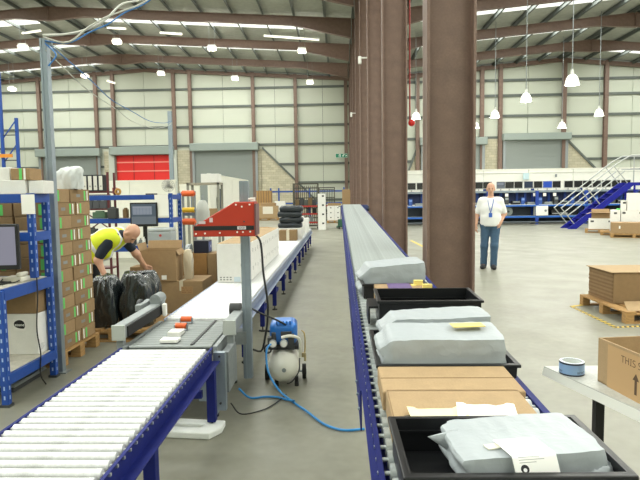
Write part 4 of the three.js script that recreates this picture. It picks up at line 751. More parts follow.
// ---------------------------------------------------------------- people: smooth-joined tapered bones meshed as one surface
function surface(sdf, lo, hi, cell) {                                 // naive surface nets
  const n = [0, 1, 2].map(i => Math.ceil((hi[i] - lo[i]) / cell) + 1), [nx, ny, nz] = n, val = new Float32Array(nx * ny * nz), id = new Int32Array(nx * ny * nz).fill(-1);
  const at = (i, j, k) => (k * ny + j) * nx + i, pos = [], tri = [];
  for (let k = 0; k < nz; k++) for (let j = 0; j < ny; j++) for (let i = 0; i < nx; i++) val[at(i, j, k)] = sdf(lo[0] + i * cell, lo[1] + j * cell, lo[2] + k * cell);
  for (let k = 0; k < nz - 1; k++) for (let j = 0; j < ny - 1; j++) for (let i = 0; i < nx - 1; i++) {
    let m = 0, c = 0, sx = 0, sy = 0, sz = 0; const v = [];
    for (let q = 0; q < 8; q++) { const f = val[at(i + (q & 1), j + (q >> 1 & 1), k + (q >> 2))]; v.push(f); if (f < 0) m |= 1 << q; }
    if (m === 0 || m === 255) continue;
    for (let a = 0; a < 8; a++) for (const b of [1, 2, 4]) if (!(a & b)) { const e = a | b; if ((v[a] < 0) !== (v[e] < 0)) { const t = v[a] / (v[a] - v[e]); sx += (a & 1) + (b === 1 ? t : 0); sy += (a >> 1 & 1) + (b === 2 ? t : 0); sz += (a >> 2) + (b === 4 ? t : 0); c++; } }
    id[at(i, j, k)] = pos.length / 3; pos.push(lo[0] + (i + sx / c) * cell, lo[1] + (j + sy / c) * cell, lo[2] + (k + sz / c) * cell);
  }
  const quad = (a, b, c, d, f) => { if (a < 0 || b < 0 || c < 0 || d < 0) return; f ? tri.push(a, b, c, a, c, d) : tri.push(a, c, b, a, d, c); };
  for (let k = 1; k < nz - 1; k++) for (let j = 1; j < ny - 1; j++) for (let i = 1; i < nx - 1; i++) {
    const s = val[at(i, j, k)] < 0;
    if (s !== val[at(i + 1, j, k)] < 0) quad(id[at(i, j - 1, k - 1)], id[at(i, j, k - 1)], id[at(i, j, k)], id[at(i, j - 1, k)], s);
    if (s !== val[at(i, j + 1, k)] < 0) quad(id[at(i - 1, j, k - 1)], id[at(i - 1, j, k)], id[at(i, j, k)], id[at(i, j, k - 1)], s);
    if (s !== val[at(i, j, k + 1)] < 0) quad(id[at(i - 1, j - 1, k)], id[at(i, j - 1, k)], id[at(i, j, k)], id[at(i - 1, j, k)], s);
  }
  const g = new THREE.BufferGeometry(); g.setAttribute('position', new THREE.Float32BufferAttribute(pos, 3)); g.setIndex(tri); g.computeVertexNormals();
  return metricUV(g);
}
function bone(a, b, ra, rb_) { const dx = b[0] - a[0], dy = b[1] - a[1], dz = b[2] - a[2], L = dx * dx + dy * dy + dz * dz || 1e-9; return (x, y, z) => { const t = Math.max(0, Math.min(1, ((x - a[0]) * dx + (y - a[1]) * dy + (z - a[2]) * dz) / L)); return Math.hypot(x - a[0] - dx * t, y - a[1] - dy * t, z - a[2] - dz * t) - ra - (rb_ - ra) * t; }; }
const ball = (c, rx, ry, rz) => (x, y, z) => { const q = Math.hypot((x - c[0]) / rx, (y - c[1]) / ry, (z - c[2]) / rz); return (q - 1) * Math.min(rx, ry, rz); };
const smin = (a, b, k) => { const h = Math.max(k - Math.abs(a - b), 0) / k; return Math.min(a, b) - h * h * k / 4; };
const join = (fs, k) => (x, y, z) => { let d = fs[0](x, y, z); for (let i = 1; i < fs.length; i++) d = smin(d, fs[i](x, y, z), k); return d; };
// a head of its own in a frame: centre c, forward f, up u
function headShape() {                                                 // local: y up, +z forward, origin at the neck top
  return join([ball([0, 0.145, -0.012], 0.078, 0.095, 0.098), ball([0, 0.08, 0.02], 0.062, 0.085, 0.075), bone([0, 0.03, 0.035], [0, 0.02, 0.06], 0.045, 0.03),
    bone([0, 0.12, 0.092], [0, 0.08, 0.112], 0.009, 0.014), bone([-0.04, 0.127, 0.078], [0.04, 0.127, 0.078], 0.012, 0.012), bone([-0.022, 0.045, 0.09], [0.022, 0.045, 0.09], 0.008, 0.008),
    ball([-0.08, 0.095, -0.01], 0.014, 0.034, 0.022), ball([0.08, 0.095, -0.01], 0.014, 0.034, 0.022), bone([0, -0.08, -0.015], [0, 0.05, -0.01], 0.058, 0.055)], 0.018);
}
function handShape(right, curl) {                                      // local: fingers along -y, palm facing -x (right) side, thumb towards +z
  const s = right ? 1 : -1, L = [0.072, 0.08, 0.074, 0.058], fs = [ball([0, -0.045, 0], 0.018, 0.05, 0.04), bone([0, 0.03, 0], [0, -0.02, 0], 0.026, 0.024)];
  for (let i = 0; i < 4; i++) { const z = 0.03 - i * 0.0195, a = [0, -0.085, z], m = [s * L[i] * 0.5 * Math.sin(curl), -0.085 - L[i] * 0.5 * Math.cos(curl), z], e = [m[0] + s * L[i] * 0.5 * Math.sin(curl * 2.4), m[1] - L[i] * 0.5 * Math.cos(curl * 2.4), z]; fs.push(bone(a, m, 0.0095, 0.009), bone(m, e, 0.009, 0.0075)); }
  fs.push(bone([0, -0.02, 0.03], [s * 0.012, -0.055, 0.055], 0.014, 0.011), bone([s * 0.012, -0.055, 0.055], [s * 0.022, -0.085, 0.056], 0.011, 0.008));
  return join(fs, 0.008);
}
function oriented(geo, at, down, fwd) {                                // place a limb piece: its -y along down, its +z along fwd
  const y = V(...down).normalize().negate(), x = new THREE.Vector3().crossVectors(y, V(...fwd)).normalize(), z = new THREE.Vector3().crossVectors(x, y);
  return geo.applyMatrix4(new THREE.Matrix4().makeBasis(x, y, z).setPosition(...at));
}
const clip = (f, ...planes) => (x, y, z) => { let d = f(x, y, z); for (const [nx, ny, nz, o] of planes) d = Math.max(d, nx * x + ny * y + nz * z - o); return d; };
const grow = (f, e) => (x, y, z) => f(x, y, z) - e;
const skin = M(0xc79a80, 0.55, 0, { sheen: 0.2 });
function finishHead(parent, at, down, fwd) {
  const put3 = g => oriented(g, at, down, fwd);
  for (const s of [-1, 1]) part('eye', put3(ball3(s * 0.031, 0.105, 0.084, 0.009)), M(0x2a211d, 0.3), parent);
  part('eyebrow', put3(merge([bar([-0.05, 0.125, 0.089], [-0.016, 0.128, 0.095], 0.006), bar([0.05, 0.125, 0.089], [0.016, 0.128, 0.095], 0.006)])), M(0x4a3a30, 0.9), parent);
  part('lips', put3(merge([bar([-0.022, 0.046, 0.099], [0.022, 0.046, 0.099], 0.006)])), M(0x9a5a50, 0.6), parent);
}
const ball3 = (x, y, z, r) => new THREE.SphereGeometry(r, 10, 8).translate(x, y, z);
{ // the man walking in the right bay
  const at = onY(490, 268.5, 0);
  const g = thing('person', 'bald man in white t-shirt, jeans and blue lanyard walking across the floor', 'person', [at.x, 0, at.z], -0.26);
  const chest = [bone([-0.13, 1.43, -0.01], [0.13, 1.43, -0.01], 0.1, 0.1), bone([-0.1, 1.28, 0.01], [0.1, 1.28, 0.01], 0.125, 0.125), bone([-0.08, 1.1, 0.02], [0.08, 1.1, 0.02], 0.13, 0.13), bone([-0.08, 0.97, 0], [0.08, 0.97, 0], 0.125, 0.125)];
  const rS = [-0.195, 1.46, -0.01], rE = [-0.275, 1.17, -0.03], rW = [-0.295, 0.94, 0.05], lS = [0.195, 1.46, -0.01], lE = [0.285, 1.18, -0.08], lW = [0.2, 0.97, 0.07];
  const upR = bone(rS, rE, 0.056, 0.044), upL = bone(lS, lE, 0.056, 0.044);
  const rH = [-0.1, 0.93, 0], rK = [-0.12, 0.5, 0.05], rA = [-0.135, 0.09, -0.01], lH = [0.1, 0.93, 0], lK = [0.085, 0.5, 0.1], lA = [0.07, 0.09, 0.08];
  const legs = [bone(rH, rK, 0.09, 0.062), bone(rK, rA, 0.06, 0.042), bone(lH, lK, 0.09, 0.062), bone(lK, lA, 0.06, 0.042)];
  const body = join([...chest, upR, upL, bone(rE, rW, 0.043, 0.03), bone(lE, lW, 0.043, 0.03), bone([0, 1.5, -0.01], [0, 1.62, 0], 0.06, 0.057), ...legs, bone(rA, [-0.15, 0.04, 0.12], 0.04, 0.03), bone(lA, [0.08, 0.04, 0.21], 0.04, 0.03)], 0.05);
  const geos = [surface(body, [-0.42, -0.02, -0.24], [0.42, 1.66, 0.3], 0.013)];
  const hd = surface(headShape(), [-0.11, -0.1, -0.13], [0.11, 0.26, 0.14], 0.005);
  geos.push(oriented(hd, [0, 1.6, 0.005], [0, -1, -0.03], [0, 0, 1]));
  geos.push(oriented(surface(handShape(true, 0.35), [-0.06, -0.18, -0.06], [0.09, 0.07, 0.09], 0.0042), [rW[0], rW[1] - 0.01, rW[2]], [-0.05, -1, 0.15], [0.3, 0, 1]));
  geos.push(oriented(surface(handShape(false, 0.5), [-0.09, -0.18, -0.06], [0.06, 0.07, 0.09], 0.0042), [lW[0], lW[1], lW[2]], [-0.35, -1, 0.2], [-0.5, 0, 1]));
  const b = part('body', geos, skin, g);
  finishHead(g, [0, 1.6, 0.005], [0, -1, -0.03], [0, 0, 1]);
  const shirtCore = join([...chest.map(f => grow(f, 0.01)), bone([0, 1.3, 0.01], [0, 0.98, 0.02], 0.15, 0.15)], 0.06), sleeves = [bone(rS, [-0.265, 1.21, -0.03], 0.066, 0.066), bone(lS, [0.27, 1.22, -0.07], 0.066, 0.066)];
  part('t_shirt', surface(clip((x, y, z) => smin(smin(shirtCore(x, y, z), sleeves[0](x, y, z), 0.05), sleeves[1](x, y, z), 0.05) + 0.006 * noise.noise(x * 14, y * 9, z * 14), [0, -1, 0, -0.915], [0, 1, 0.25, 1.535]), [-0.45, 0.88, -0.25], [0.45, 1.6, 0.26], 0.0125), M(0xe4e5e2, 0.85), g, 'white t-shirt');
  const jl = join([grow(legs[0], 0.016), bone(rK, rA, 0.078, 0.07), grow(legs[2], 0.016), bone(lK, lA, 0.078, 0.07), bone([-0.08, 0.95, 0], [0.08, 0.95, 0], 0.135, 0.135)], 0.04);
  part('jeans', surface(clip((x, y, z) => jl(x, y, z) + 0.006 * noise.noise(x * 16, y * 12, z * 16), [0, 1, 0, 1.02], [0, -1, 0, -0.035]), [-0.3, 0.03, -0.2], [0.3, 1.06, 0.28], 0.0125), M(0x4b6a86, 0.9, 0, { map: rep(grainT, 4) }), g, 'faded blue jeans');
  for (const [A, tx, tz] of [[rA, -0.16, 0.13], [lA, 0.085, 0.22]]) part('shoe', surface(clip(join([bone([A[0], 0.05, A[2] - 0.03], [tx, 0.045, tz], 0.056, 0.05), bone([A[0], 0.1, A[2]], [A[0], 0.05, A[2]], 0.056, 0.056)], 0.03), [0, -1, 0, -0.002], [0, 1, 0, 0.13]), [-0.25, -0.01, -0.15], [0.2, 0.14, 0.32], 0.009), M(0x1c1d20, 0.5), g, 'black shoe');
  part('lanyard', [tube([[-0.06, 1.53, 0.03], [-0.05, 1.42, 0.135], [-0.02, 1.28, 0.178], [0, 1.2, 0.188]], 0.005, 24), tube([[0.06, 1.53, 0.03], [0.05, 1.42, 0.135], [0.02, 1.28, 0.178], [0, 1.2, 0.188]], 0.008, 24)], M(0x3c5fae, 0.6), g);
  part('badge', rb(0.07, 0.09, 0.006, 0.0, 1.11, 0.19, 0.003, 1), M(0x3560b8, 0.4), g); part('chest_logo', bb(0.04, 0.03, 0.003, 0.1, 1.37, 0.128).rotateX(-0.05), M(0x8fb2d6, 0.7), g);
}
{ // the packer bending over the carton
  const g = thing('person', 'bald man in yellow high-visibility vest bending over a carton', 'person', [-3.22, 0, -7.12], 0);
  // local: he faces +x, his right side is +z
  const hip = [-0.08, 0.9, 0], chestC = [0.3, 1.1, 0], sh = [0.36, 1.12, 0];
  const torso = [bone([hip[0], hip[1], -0.08], [hip[0], hip[1], 0.08], 0.135, 0.135), bone([0.08, 0.99, -0.08], [0.08, 0.99, 0.08], 0.135, 0.135), bone([0.24, 1.07, -0.1], [0.24, 1.07, 0.1], 0.13, 0.13), bone([0.34, 1.11, -0.13], [0.34, 1.11, 0.13], 0.1, 0.1)];
  const rS = [0.33, 1.07, 0.19], rE = [0.19, 0.84, 0.22], rW = [0.29, 0.62, 0.24], lS = [0.37, 1.07, -0.19], lE = [0.5, 0.86, -0.28], lW = [0.56, 0.68, -0.42];
  const legs = [bone([-0.08, 0.88, 0.1], [-0.02, 0.47, 0.12], 0.09, 0.062), bone([-0.02, 0.47, 0.12], [-0.1, 0.09, 0.13], 0.06, 0.045), bone([-0.08, 0.88, -0.1], [0.0, 0.47, -0.12], 0.09, 0.062), bone([0, 0.47, -0.12], [-0.06, 0.09, -0.13], 0.06, 0.045)];
  const body = join([...torso, bone(rS, rE, 0.056, 0.046), bone(rE, rW, 0.045, 0.031), bone(lS, lE, 0.056, 0.046), bone(lE, lW, 0.045, 0.031), bone([0.36, 1.12, 0], [0.45, 1.13, 0], 0.065, 0.058), ...legs, bone([-0.1, 0.07, 0.13], [0.05, 0.04, 0.13], 0.04, 0.035), bone([-0.06, 0.07, -0.13], [0.09, 0.04, -0.13], 0.04, 0.035)], 0.05);
  const geos = [surface(body, [-0.28, -0.02, -0.5], [0.66, 1.3, 0.34], 0.013)];
  const hdDown = [-0.75, -0.35, 0], hdF = [0.5, -0.95, 0.12], hAt = [0.44, 1.11, 0];
  geos.push(oriented(surface(headShape(), [-0.11, -0.1, -0.13], [0.11, 0.26, 0.14], 0.005), hAt, hdDown, hdF));
  geos.push(oriented(surface(handShape(true, 0.5), [-0.06, -0.18, -0.06], [0.09, 0.07, 0.09], 0.0042), rW, [0.35, -0.9, 0.05], [0.9, 0.3, 0]));
  geos.push(oriented(surface(handShape(false, 0.35), [-0.09, -0.18, -0.06], [0.06, 0.07, 0.09], 0.0042), lW, [0.45, -0.6, -0.35], [0.6, 0.5, 0]));
  part('body', geos, skin, g); finishHead(g, hAt, hdDown, hdF);
  const shirt = join([...torso.map(f => grow(f, 0.006)), bone(rS, [0.22, 0.9, 0.22], 0.068, 0.062), bone(lS, [0.45, 0.95, -0.24], 0.068, 0.062), bone([0.36, 1.11, 0], [0.42, 1.13, 0], 0.075, 0.068)], 0.05);
  part('dark_t_shirt', surface(shirt, [-0.28, 0.72, -0.38], [0.56, 1.3, 0.34], 0.0125), M(0x1d2633, 0.85), g, 'navy t-shirt');
  const ax = V(0.42, 0.22, 0).normalize(), vest = join([...torso.map(f => grow(f, 0.022)), bone([0.1, 0.86, 0.1], [0.24, 0.92, 0.1], 0.08, 0.09)], 0.06), tl = 0.42;
  const core = clip((x, y, z) => vest(x, y, z) + 0.006 * noise.noise(x * 12, y * 12, z * 12), [-ax.x, -ax.y, 0, -(-0.14 * ax.x + 0.84 * ax.y)], [ax.x, ax.y, 0, 0.43 * ax.x + 1.16 * ax.y]);
  part('hi_vis_vest', surface(core, [-0.3, 0.68, -0.32], [0.52, 1.34, 0.34], 0.0115), M(0xd3e02a, 0.7), g, 'fluorescent yellow vest');
  const refl = M(0xe9eef0, 0.25, 0.1), band = (c, n, hw) => surface(clip(grow(core, 0.006), [n[0], n[1], n[2], n[0] * c[0] + n[1] * c[1] + n[2] * c[2] + hw], [-n[0], -n[1], -n[2], -(n[0] * c[0] + n[1] * c[1] + n[2] * c[2]) + hw]), [-0.32, 0.66, -0.34], [0.54, 1.36, 0.36], 0.0115);
  const A = [ax.x, ax.y, 0];
  part('reflective_band', band([-0.01, 0.94, 0], A, 0.026), refl, g); part('reflective_band', band([0.13, 1.0, 0], A, 0.026), refl, g);
  for (const s of [-1, 1]) part('shoulder_band', surface(clip(grow(core, 0.006), [0, 0, 1, s * 0.11 + 0.025], [0, 0, -1, -s * 0.11 + 0.025], [-ax.x, -ax.y, 0, -(0.13 * ax.x + 1.0 * ax.y)]), [-0.02, 0.8, -0.2], [0.54, 1.36, 0.2], 0.0115), refl, g);
  const tr = join([...legs.map(f => grow(f, 0.016)), bone([-0.09, 0.88, -0.08], [-0.09, 0.88, 0.08], 0.145, 0.145)], 0.04);
  part('trousers', surface(clip(tr, [0, -1, 0, -0.06], [ax.x, ax.y, 0, 0.02 * ax.x + 0.92 * ax.y]), [-0.3, 0.03, -0.28], [0.16, 1.08, 0.28], 0.0125), M(0x1b1d22, 0.85), g, 'black trousers');
  for (const [x, z] of [[-0.1, 0.13], [-0.06, -0.13]]) part('shoe', surface(clip(bone([x, 0.055, z], [x + 0.16, 0.045, z], 0.052, 0.045), [0, -1, 0, -0.002]), [-0.22, -0.01, -0.22], [0.2, 0.14, 0.22], 0.009), M(0x191a1c, 0.5), g);
}

// ---------------------------------------------------------------- lamps
{
  const lampGlow = M(0xf6f4ea, 0.5, 0, { emissive: 0xfff6e0, emissiveIntensity: 1.5 });
  function lowbay(x, d, h, lightOn, label) {
    const g = thing('low_bay_lamp', 'white square low bay lamp hung under the roof of the left bay', 'lamp', [x, h, -d], 0, 'low bay lamps of the left bay');
    part('lamp_body', rb(0.5, 0.12, 0.4, 0, 0.2, 0, 0.03, 1), M(0xd8d8d0, 0.5), g);
    const df = lathe([[0.02, 0], [0.26, 0.01], [0.3, 0.06], [0.3, 0.2], [0.02, 0.2]], 4).rotateY(Math.PI / 4).scale(1.25, 1, 1); part('diffuser', df, lampGlow, g);
    const top = roofL(x) + 0.01 - h; part('hanger', [bar([-0.18, 0.3, 0], [-0.18, top, 0], 0.012), bar([0.18, 0.3, 0], [0.18, top, 0], 0.012)], zincDull, g);
    if (lightOn) { const L = new THREE.PointLight(LAMP, LAMP_CD, 0, 2); L.position.set(x, h - 0.25, -d); L.castShadow = true; L.shadow.radius = 12; L.name = 'low_bay_light'; scene.add(L); }
  }
  for (const [px, py] of [[23, 47], [117, 42], [212, 48.5], [302, 51]]) { const p = onZ(px, py, 37.2); lowbay(p.x, 37.2, p.y - 0.12, true); }
  for (const [px, py] of [[12, 89], [85, 76], [161, 73.5], [235, 78.5], [310, 82]]) { const p = onZ(px, py, 45); lowbay(p.x, 45, p.y - 0.12, true); }
  for (const d of [20.5, 12.5, 4.5, -3.5]) for (const x of [-14.7, -8.4, -2.4]) lowbay(x, d, 11.4, true);
  // linear fittings near the roof
  for (const [a, b] of [[[160, 32.5], [182, 34]], [[264, 35.5], [319, 39.5]], [[106, 27.5], [126, 28.5]], [[22, 33], [41, 30.5]], [[107, 80.5], [115, 83]]]) {
    const A = onZ(...a, 38.6), B = onZ(...b, 38.6), g = thing('linear_roof_lamp', 'thin linear fluorescent lamp hung beneath the purlins', 'lamp', A.clone().add(B).multiplyScalar(0.5), 0, 'linear lamps of the left bay');
    const l = A.distanceTo(B), s = Math.atan2(B.y - A.y, B.x - A.x); part('tube', bb(l, 0.07, 0.1, 0, -0.07, 0).rotateZ(s), lampGlow, g); part('batten', bb(l, 0.06, 0.14, 0, 0, 0).rotateZ(s), white, g);
  }
  const bell = [[0.02, 0.4], [0.09, 0.4], [0.15, 0.36], [0.21, 0.27], [0.25, 0.14], [0.27, 0.0], [0.255, 0.01], [0.23, 0.14], [0.19, 0.25], [0.12, 0.33], [0.04, 0.36]];
  const bellGlow = M(0xf4f3ea, 0.4, 0, { emissive: 0xfffaf0, emissiveIntensity: 0.75 });
  for (const [px, py, d, on] of [[572, 85, 22.6, 1], [526, 101.5, 28.3, 1], [495, 117.5, 34, 1], [562, 128, 39.4, 1], [599, 116, 34.2, 1], [416, 119, 34, 1], [475, 128, 39.4, 1], ...[[9.5, 17], [15.7, 22.6], [15.7, 17], [15.7, 11.3], [9.5, 11.3], [4.7, 11.3], [4.7, 5.6], [9.5, 5.6], [4.7, 0], [9.5, 0], [4.7, -5.7], [9.5, -5.7]].map(q => [q[0], null, q[1], 1])]) {
    const p = py === null ? V(px, 6.1, -d) : onZ(px, py, d), g = thing('pendant_lamp', 'bell shaped white pendant lamp hanging on a long cable', 'lamp', [p.x, p.y, p.z], 0, 'pendant lamps of the right bay');
    part('bell_shade', lathe(bell, 28), bellGlow, g); part('gear_housing', cyl(0.085, 0.2, 0, 0.39, 0, 16, 0.06), M(0xc9cbc4, 0.5), g); part('suspension_cable', cyl(0.018, Math.max(1, roofR(p.x) + 0.01 - p.y - 0.59), 0, 0.59, 0, 6), zincDull, g);
    if (on) { const L = new THREE.PointLight(LAMP, BELL_CD, 0, 2); L.position.set(p.x, p.y - 0.12, p.z); L.castShadow = true; L.shadow.radius = 10; L.name = 'pendant_light'; scene.add(L); }
  }
}
// column fittings, exit sign, floor markings
{
  const c = thing('red_sprinkler_pipe', 'red pipe running down the second column', 'pipe', [1.475, 0, frameZ(1) + 0.05]);
  part('pipe', cyl(0.015, 8.8, 0, 3.1, 0, 10), M(0x8f2420, 0.45), c); part('end_valve', new THREE.SphereGeometry(0.07, 16, 12).translate(0.035, 3.07, 0), M(0xc0201c, 0.4), c); part('clip', [bb(0.05, 0.03, 0.06, -0.02, 6, 0), bb(0.05, 0.03, 0.06, -0.02, 8, 0)], zincDull, c);
  for (const [k, y, nm] of [[2, 5.75, 'third'], [4, 5.75, 'fifth']]) {
    const b = thing('column_bracket', 'small white camera bracket on the ' + nm + ' column', 'bracket', [XC - 0.25, y, frameZ(k)]);
    part('arm', bb(0.22, 0.04, 0.04, -0.11, 0, 0), white, b); part('box', rb(0.1, 0.22, 0.12, -0.22, -0.16, 0, 0.02, 1), white, b);
  }
  const e = thing('exit_sign', 'green and white exit sign on the back wall', 'sign', onZ(341.5, 157.5, 51.25));
  const et = canvasTex(256, 80, (x, a, b) => { x.fillStyle = '#1d7f62'; x.fillRect(0, 0, a, b); x.fillStyle = '#eef4ee'; x.fillRect(70, 14, 40, 52); x.fillRect(165, 12, 34, 18); x.fillRect(150, 30, 24, 30); x.beginPath(); x.moveTo(250, 40); x.lineTo(220, 16); x.lineTo(220, 64); x.fill(); x.fillStyle = '#1d7f62'; x.fillRect(82, 24, 16, 42); });
  const pl = new THREE.PlaneGeometry(1.05, 0.34).translate(0, 0.17, 0.026); pl.userData.keepUV = true; part('sign_plate', bb(1.1, 0.38, 0.05, 0, -0.02, 0), white, e); part('sign_face', pl, new THREE.MeshStandardMaterial({ map: et, roughness: 0.5 }), e);
  const hz = canvasTex(512, 32, (x, a, b) => { x.fillStyle = '#d9b93a'; x.fillRect(0, 0, a, b); x.fillStyle = '#26241f'; for (let i = -1; i < 16; i++) { x.beginPath(); x.moveTo(i * 32, b); x.lineTo(i * 32 + 16, b); x.lineTo(i * 32 + 32, 0); x.lineTo(i * 32 + 16, 0); x.fill(); } });
  hz.wrapS = THREE.RepeatWrapping;
  const strip = (p, q, w, m, label, metric) => { const A = onY(...p), B = onY(...q), l = A.distanceTo(B), pg = new THREE.BoxGeometry(l, 0.002, w); pg.userData.keepUV = true; const o = solo('floor_tape', pg, m, label, 'tape', [(A.x + B.x) / 2, 0.0012, (A.z + B.z) / 2], Math.atan2(-(B.z - A.z), B.x - A.x)); return o; };
  const hm = l => { const t = hz.clone(); t.repeat.set(l, 1); return new THREE.MeshStandardMaterial({ map: t, roughness: 0.6 }); };
  strip([571.5, 306.5], [616, 327.5], 0.055, hm(0.75), 'yellow and black hazard tape along the side of the cardboard pallet');
  strip([613, 327.5], [660, 325.5], 0.055, hm(0.6), 'yellow and black hazard tape across the end of the cardboard pallet');
  strip([571.5, 306.5], [583, 305], 0.06, M(0xd2b544, 0.7), 'short yellow tape end at the hazard tape corner');
  strip([411, 240.5], [426, 248], 0.1, M(0xd2bd55, 0.7), 'yellow floor line between the first two columns');
}
// ---------------------------------------------------------------- pallet of flat cardboard on the right
{
  pallet('wooden pallet carrying the block of flat cardboard', 1.25, 1.25, [4.09, 0, -7.47], 0.02);
  const g = thing('cardboard_stack', 'brown block of flat cardboard sheets standing on the pallet', 'cardboard', [4.14, 0.147, -7.72]);
  for (let i = 0; i < 16; i++) part('cardboard_sheet', bb(1.14 + rr(-0.006, 0.006), 0.0245, 0.7 + rr(-0.006, 0.006), rr(-0.003, 0.003), i * 0.0252, rr(-0.003, 0.003)), [cardDark, M(0x9a7850, 0.85, 0, { map: rep(cardT, 2.5) })][i % 2], g);
  part('front_panel', bb(1.13, 0.395, 0.008, 0.0, 0.002, 0.358), cardDark, g);
  part('top_sheet', bb(1.2, 0.01, 0.75, 0, 0.404, 0), cardPale, g);
  const s = prism([[-0.55, -0.2], [0.55, -0.24], [0.55, 0.22], [-0.4, 0.2]], 0.008).rotateX(-Math.PI / 2 + 0.1);
  solo('loose_cardboard', s, cardPale, 'loose cardboard sheet lying on the near edge of the pallet', 'cardboard', [4.08, 0.16, -7.1]);
}
// ---------------------------------------------------------------- far right: test benches with monitors, stairs, pallets
{
  const wl = thing('partition_screen', 'long white partition behind the test benches', 'partition', [14.2, 0, -31.6]);
  const pm = M(0xf1f1e6, 0.7, 0, { map: rep(paleT, 0.6) });
  for (let i = 0; i < 9; i++) part('panel', bb(2.42, 2.9, 0.08, -9.8 + i * 2.45, 0, 0), pm, wl); part('top_rail', bb(22.2, 0.06, 0.12, 0, 2.9, 0), offWhite, wl); part('dado_rail', bb(22.2, 0.03, 0.1, 0, 2.72, 0.02), M(0xc9c9bd, 0.6), wl);
  const sg = solo('wall_notice', bb(0.32, 0.36, 0.02), M(0xbcd4d8, 0.5), 'small pale blue notice on the long white partition', 'notice', onZ(526, 179.5, 31.4));
  const sn = solo('wall_socket', rb(0.1, 0.16, 0.05, 0, 0, 0, 0.01, 1), midGrey, 'small grey socket on the long white partition', 'socket', onZ(556, 177, 31.5));
  const zB = -29.7, mod = 2.5, shelfM = M(0x7f8b93, 0.5), beamB = M(0x2560b4, 0.45);
  const proto = thing('test_bench', 'blue framed test bench with monitors against the white partition', 'workbench', [0, 0, 0], 0, 'row of blue test benches');
  for (const x of [-mod / 2 + 0.04, mod / 2 - 0.04]) for (const z of [0.35, -0.35]) part('post', bb(0.08, z > 0 ? 1.72 : 1.95, 0.08, x, 0, z), M(0x1c3f94, 0.45), proto);
  for (const [y, dd, z] of [[0.12, 0.75, 0], [0.42, 0.75, 0], [1.0, 0.75, 0], [1.72, 0.5, -0.12]]) { const s = part('shelf', bb(mod - 0.02, 0.03, dd, 0, y, z), y === 1 ? M(0xcfd3d0, 0.5) : shelfM, proto); part('front_beam', bb(mod - 0.02, y === 0.42 ? 0.09 : 0.08, 0.04, 0, y - 0.07, z + dd / 2), y > 1.5 ? shelfM : y < 0.2 ? darkGrey : beamB, s); }
  part('back_panel', bb(mod - 0.1, 0.6, 0.02, 0, 1.08, -0.36), M(0x1d2f5c, 0.6), proto); part('lower_back_panel', bb(mod - 0.1, 0.84, 0.02, 0, 0.13, -0.37), M(0x3c444c, 0.7), proto);
  for (const x of [-0.85, -0.42, 0.42, 0.85]) part('hanging_bin_rail', bb(0.12, 0.5, 0.06, x, 1.16, -0.3), M(0x23499c, 0.5), proto);
  const xs = []; for (let i = 0; i < 7; i++) xs.push(4.0 + i * mod); proto.position.set(xs[0], 0, zB);
  proto.userData.label = 'first blue framed test bench from the column row, before the white partition'; for (let i = 1; i < xs.length; i++) copy(proto, [xs[i], 0, zB], 0, nth[i] + ' blue framed test bench from the column row, before the white partition');
  // screens
  const cols = { off: M(0x17191b, 0.25), teal: lit(screenTex('form'), 0.5), blue: screenGlow(0x2f6cf0, 0.75), dim: screenGlow(0x27496f, 0.5) };
  const lab = { off: 'switched-off monitor on the top shelf of the test benches', teal: 'monitor with a pale teal screen on the test benches', blue: 'monitor with a bright blue screen on the test benches', dim: 'monitor with a dim blue screen on the test benches' };
  const silver = M(0xa9a9a4, 0.5);
  [[411.5, 'off'], [421, 'off'], [478.5, 'off'], [487, 'off'], [500.5, 'teal'], [509, 'off'], [518, 'off'], [528, 'dim'], [537.5, 'off'], [547, 'blue'], [556, 'off'], [568, 'off'], [577.5, 'off'], [586.5, 'off'], [596, 'off'], [605.5, 'off'], [615, 'off'], [625, 'off']].forEach(([px, k], i) => {
    const p = onZ(px, 191, 29.9); monitor(lab[k], 0.45 + 0.04 * (i % 2), 0.39, [p.x, 1.752, -29.85], rr(-0.1, 0.1), cols[k], 0.1, k === 'off' ? 'switched-off monitors on the test benches' : undefined, silver);
  });
  // equipment on the benches
  let q = 0;
  for (let i = 0; i < 7; i++) for (let j = 0; j < 6; j++) {
    const x = xs[i] - 1.05 + j * 0.42 + rr(-0.03, 0.03), t = (i * 6 + j + (i % 3)) % 4, h = [0.4, 0.18, 0.35, 0.12][t], w = [0.2, 0.42, 0.18, 0.4][t], m = [darkGrey, black, M(0x2b4f96, 0.5), midGrey][t];
    if (x < 3.4) continue;
    const kind = ['tower', 'desktop', 'bin', 'deck'][t], lb = ['dark tower computer standing on the test bench worktop', 'flat black desktop computer on the test bench worktop', 'blue plastic bin on the test bench worktop', 'grey equipment unit on the test bench worktop'][t];
    const g = thing(['tower_computer', 'desktop_computer', 'plastic_bin', 'equipment_unit'][t], lb, ['computer', 'computer', 'bin', 'equipment'][t], [x, 1.032, zB + rr(-0.1, 0.12)], 0, kind + ' units on the test bench worktops');
    part('case', rb(w, h, 0.35, 0, 0, 0, 0.01, 1), m, g); part('front_panel', bb(w * 0.85, h * 0.3, 0.006, 0, h * 0.6, 0.176), t === 2 ? M(0x6d8cc8, 0.5) : M(0x8d9494, 0.5), g);
    if (t < 2 && Math.abs(x - 9.1) > 0.5 && Math.abs(x - 10.6) > 0.55) { const o = thing('lower_shelf_computer', 'computer case stored on the lower shelf of the test benches', 'computer', [x, 0.452, zB], 0, 'computers on the lower shelves of the test benches'); part('case', rb(0.4, t ? 0.14 : 0.3, 0.4, 0, 0, 0, 0.01, 1), t ? midGrey : black, o); part('front_panel', bb(0.34, 0.04, 0.006, 0, 0.08, 0.201), silver, o); }
  }
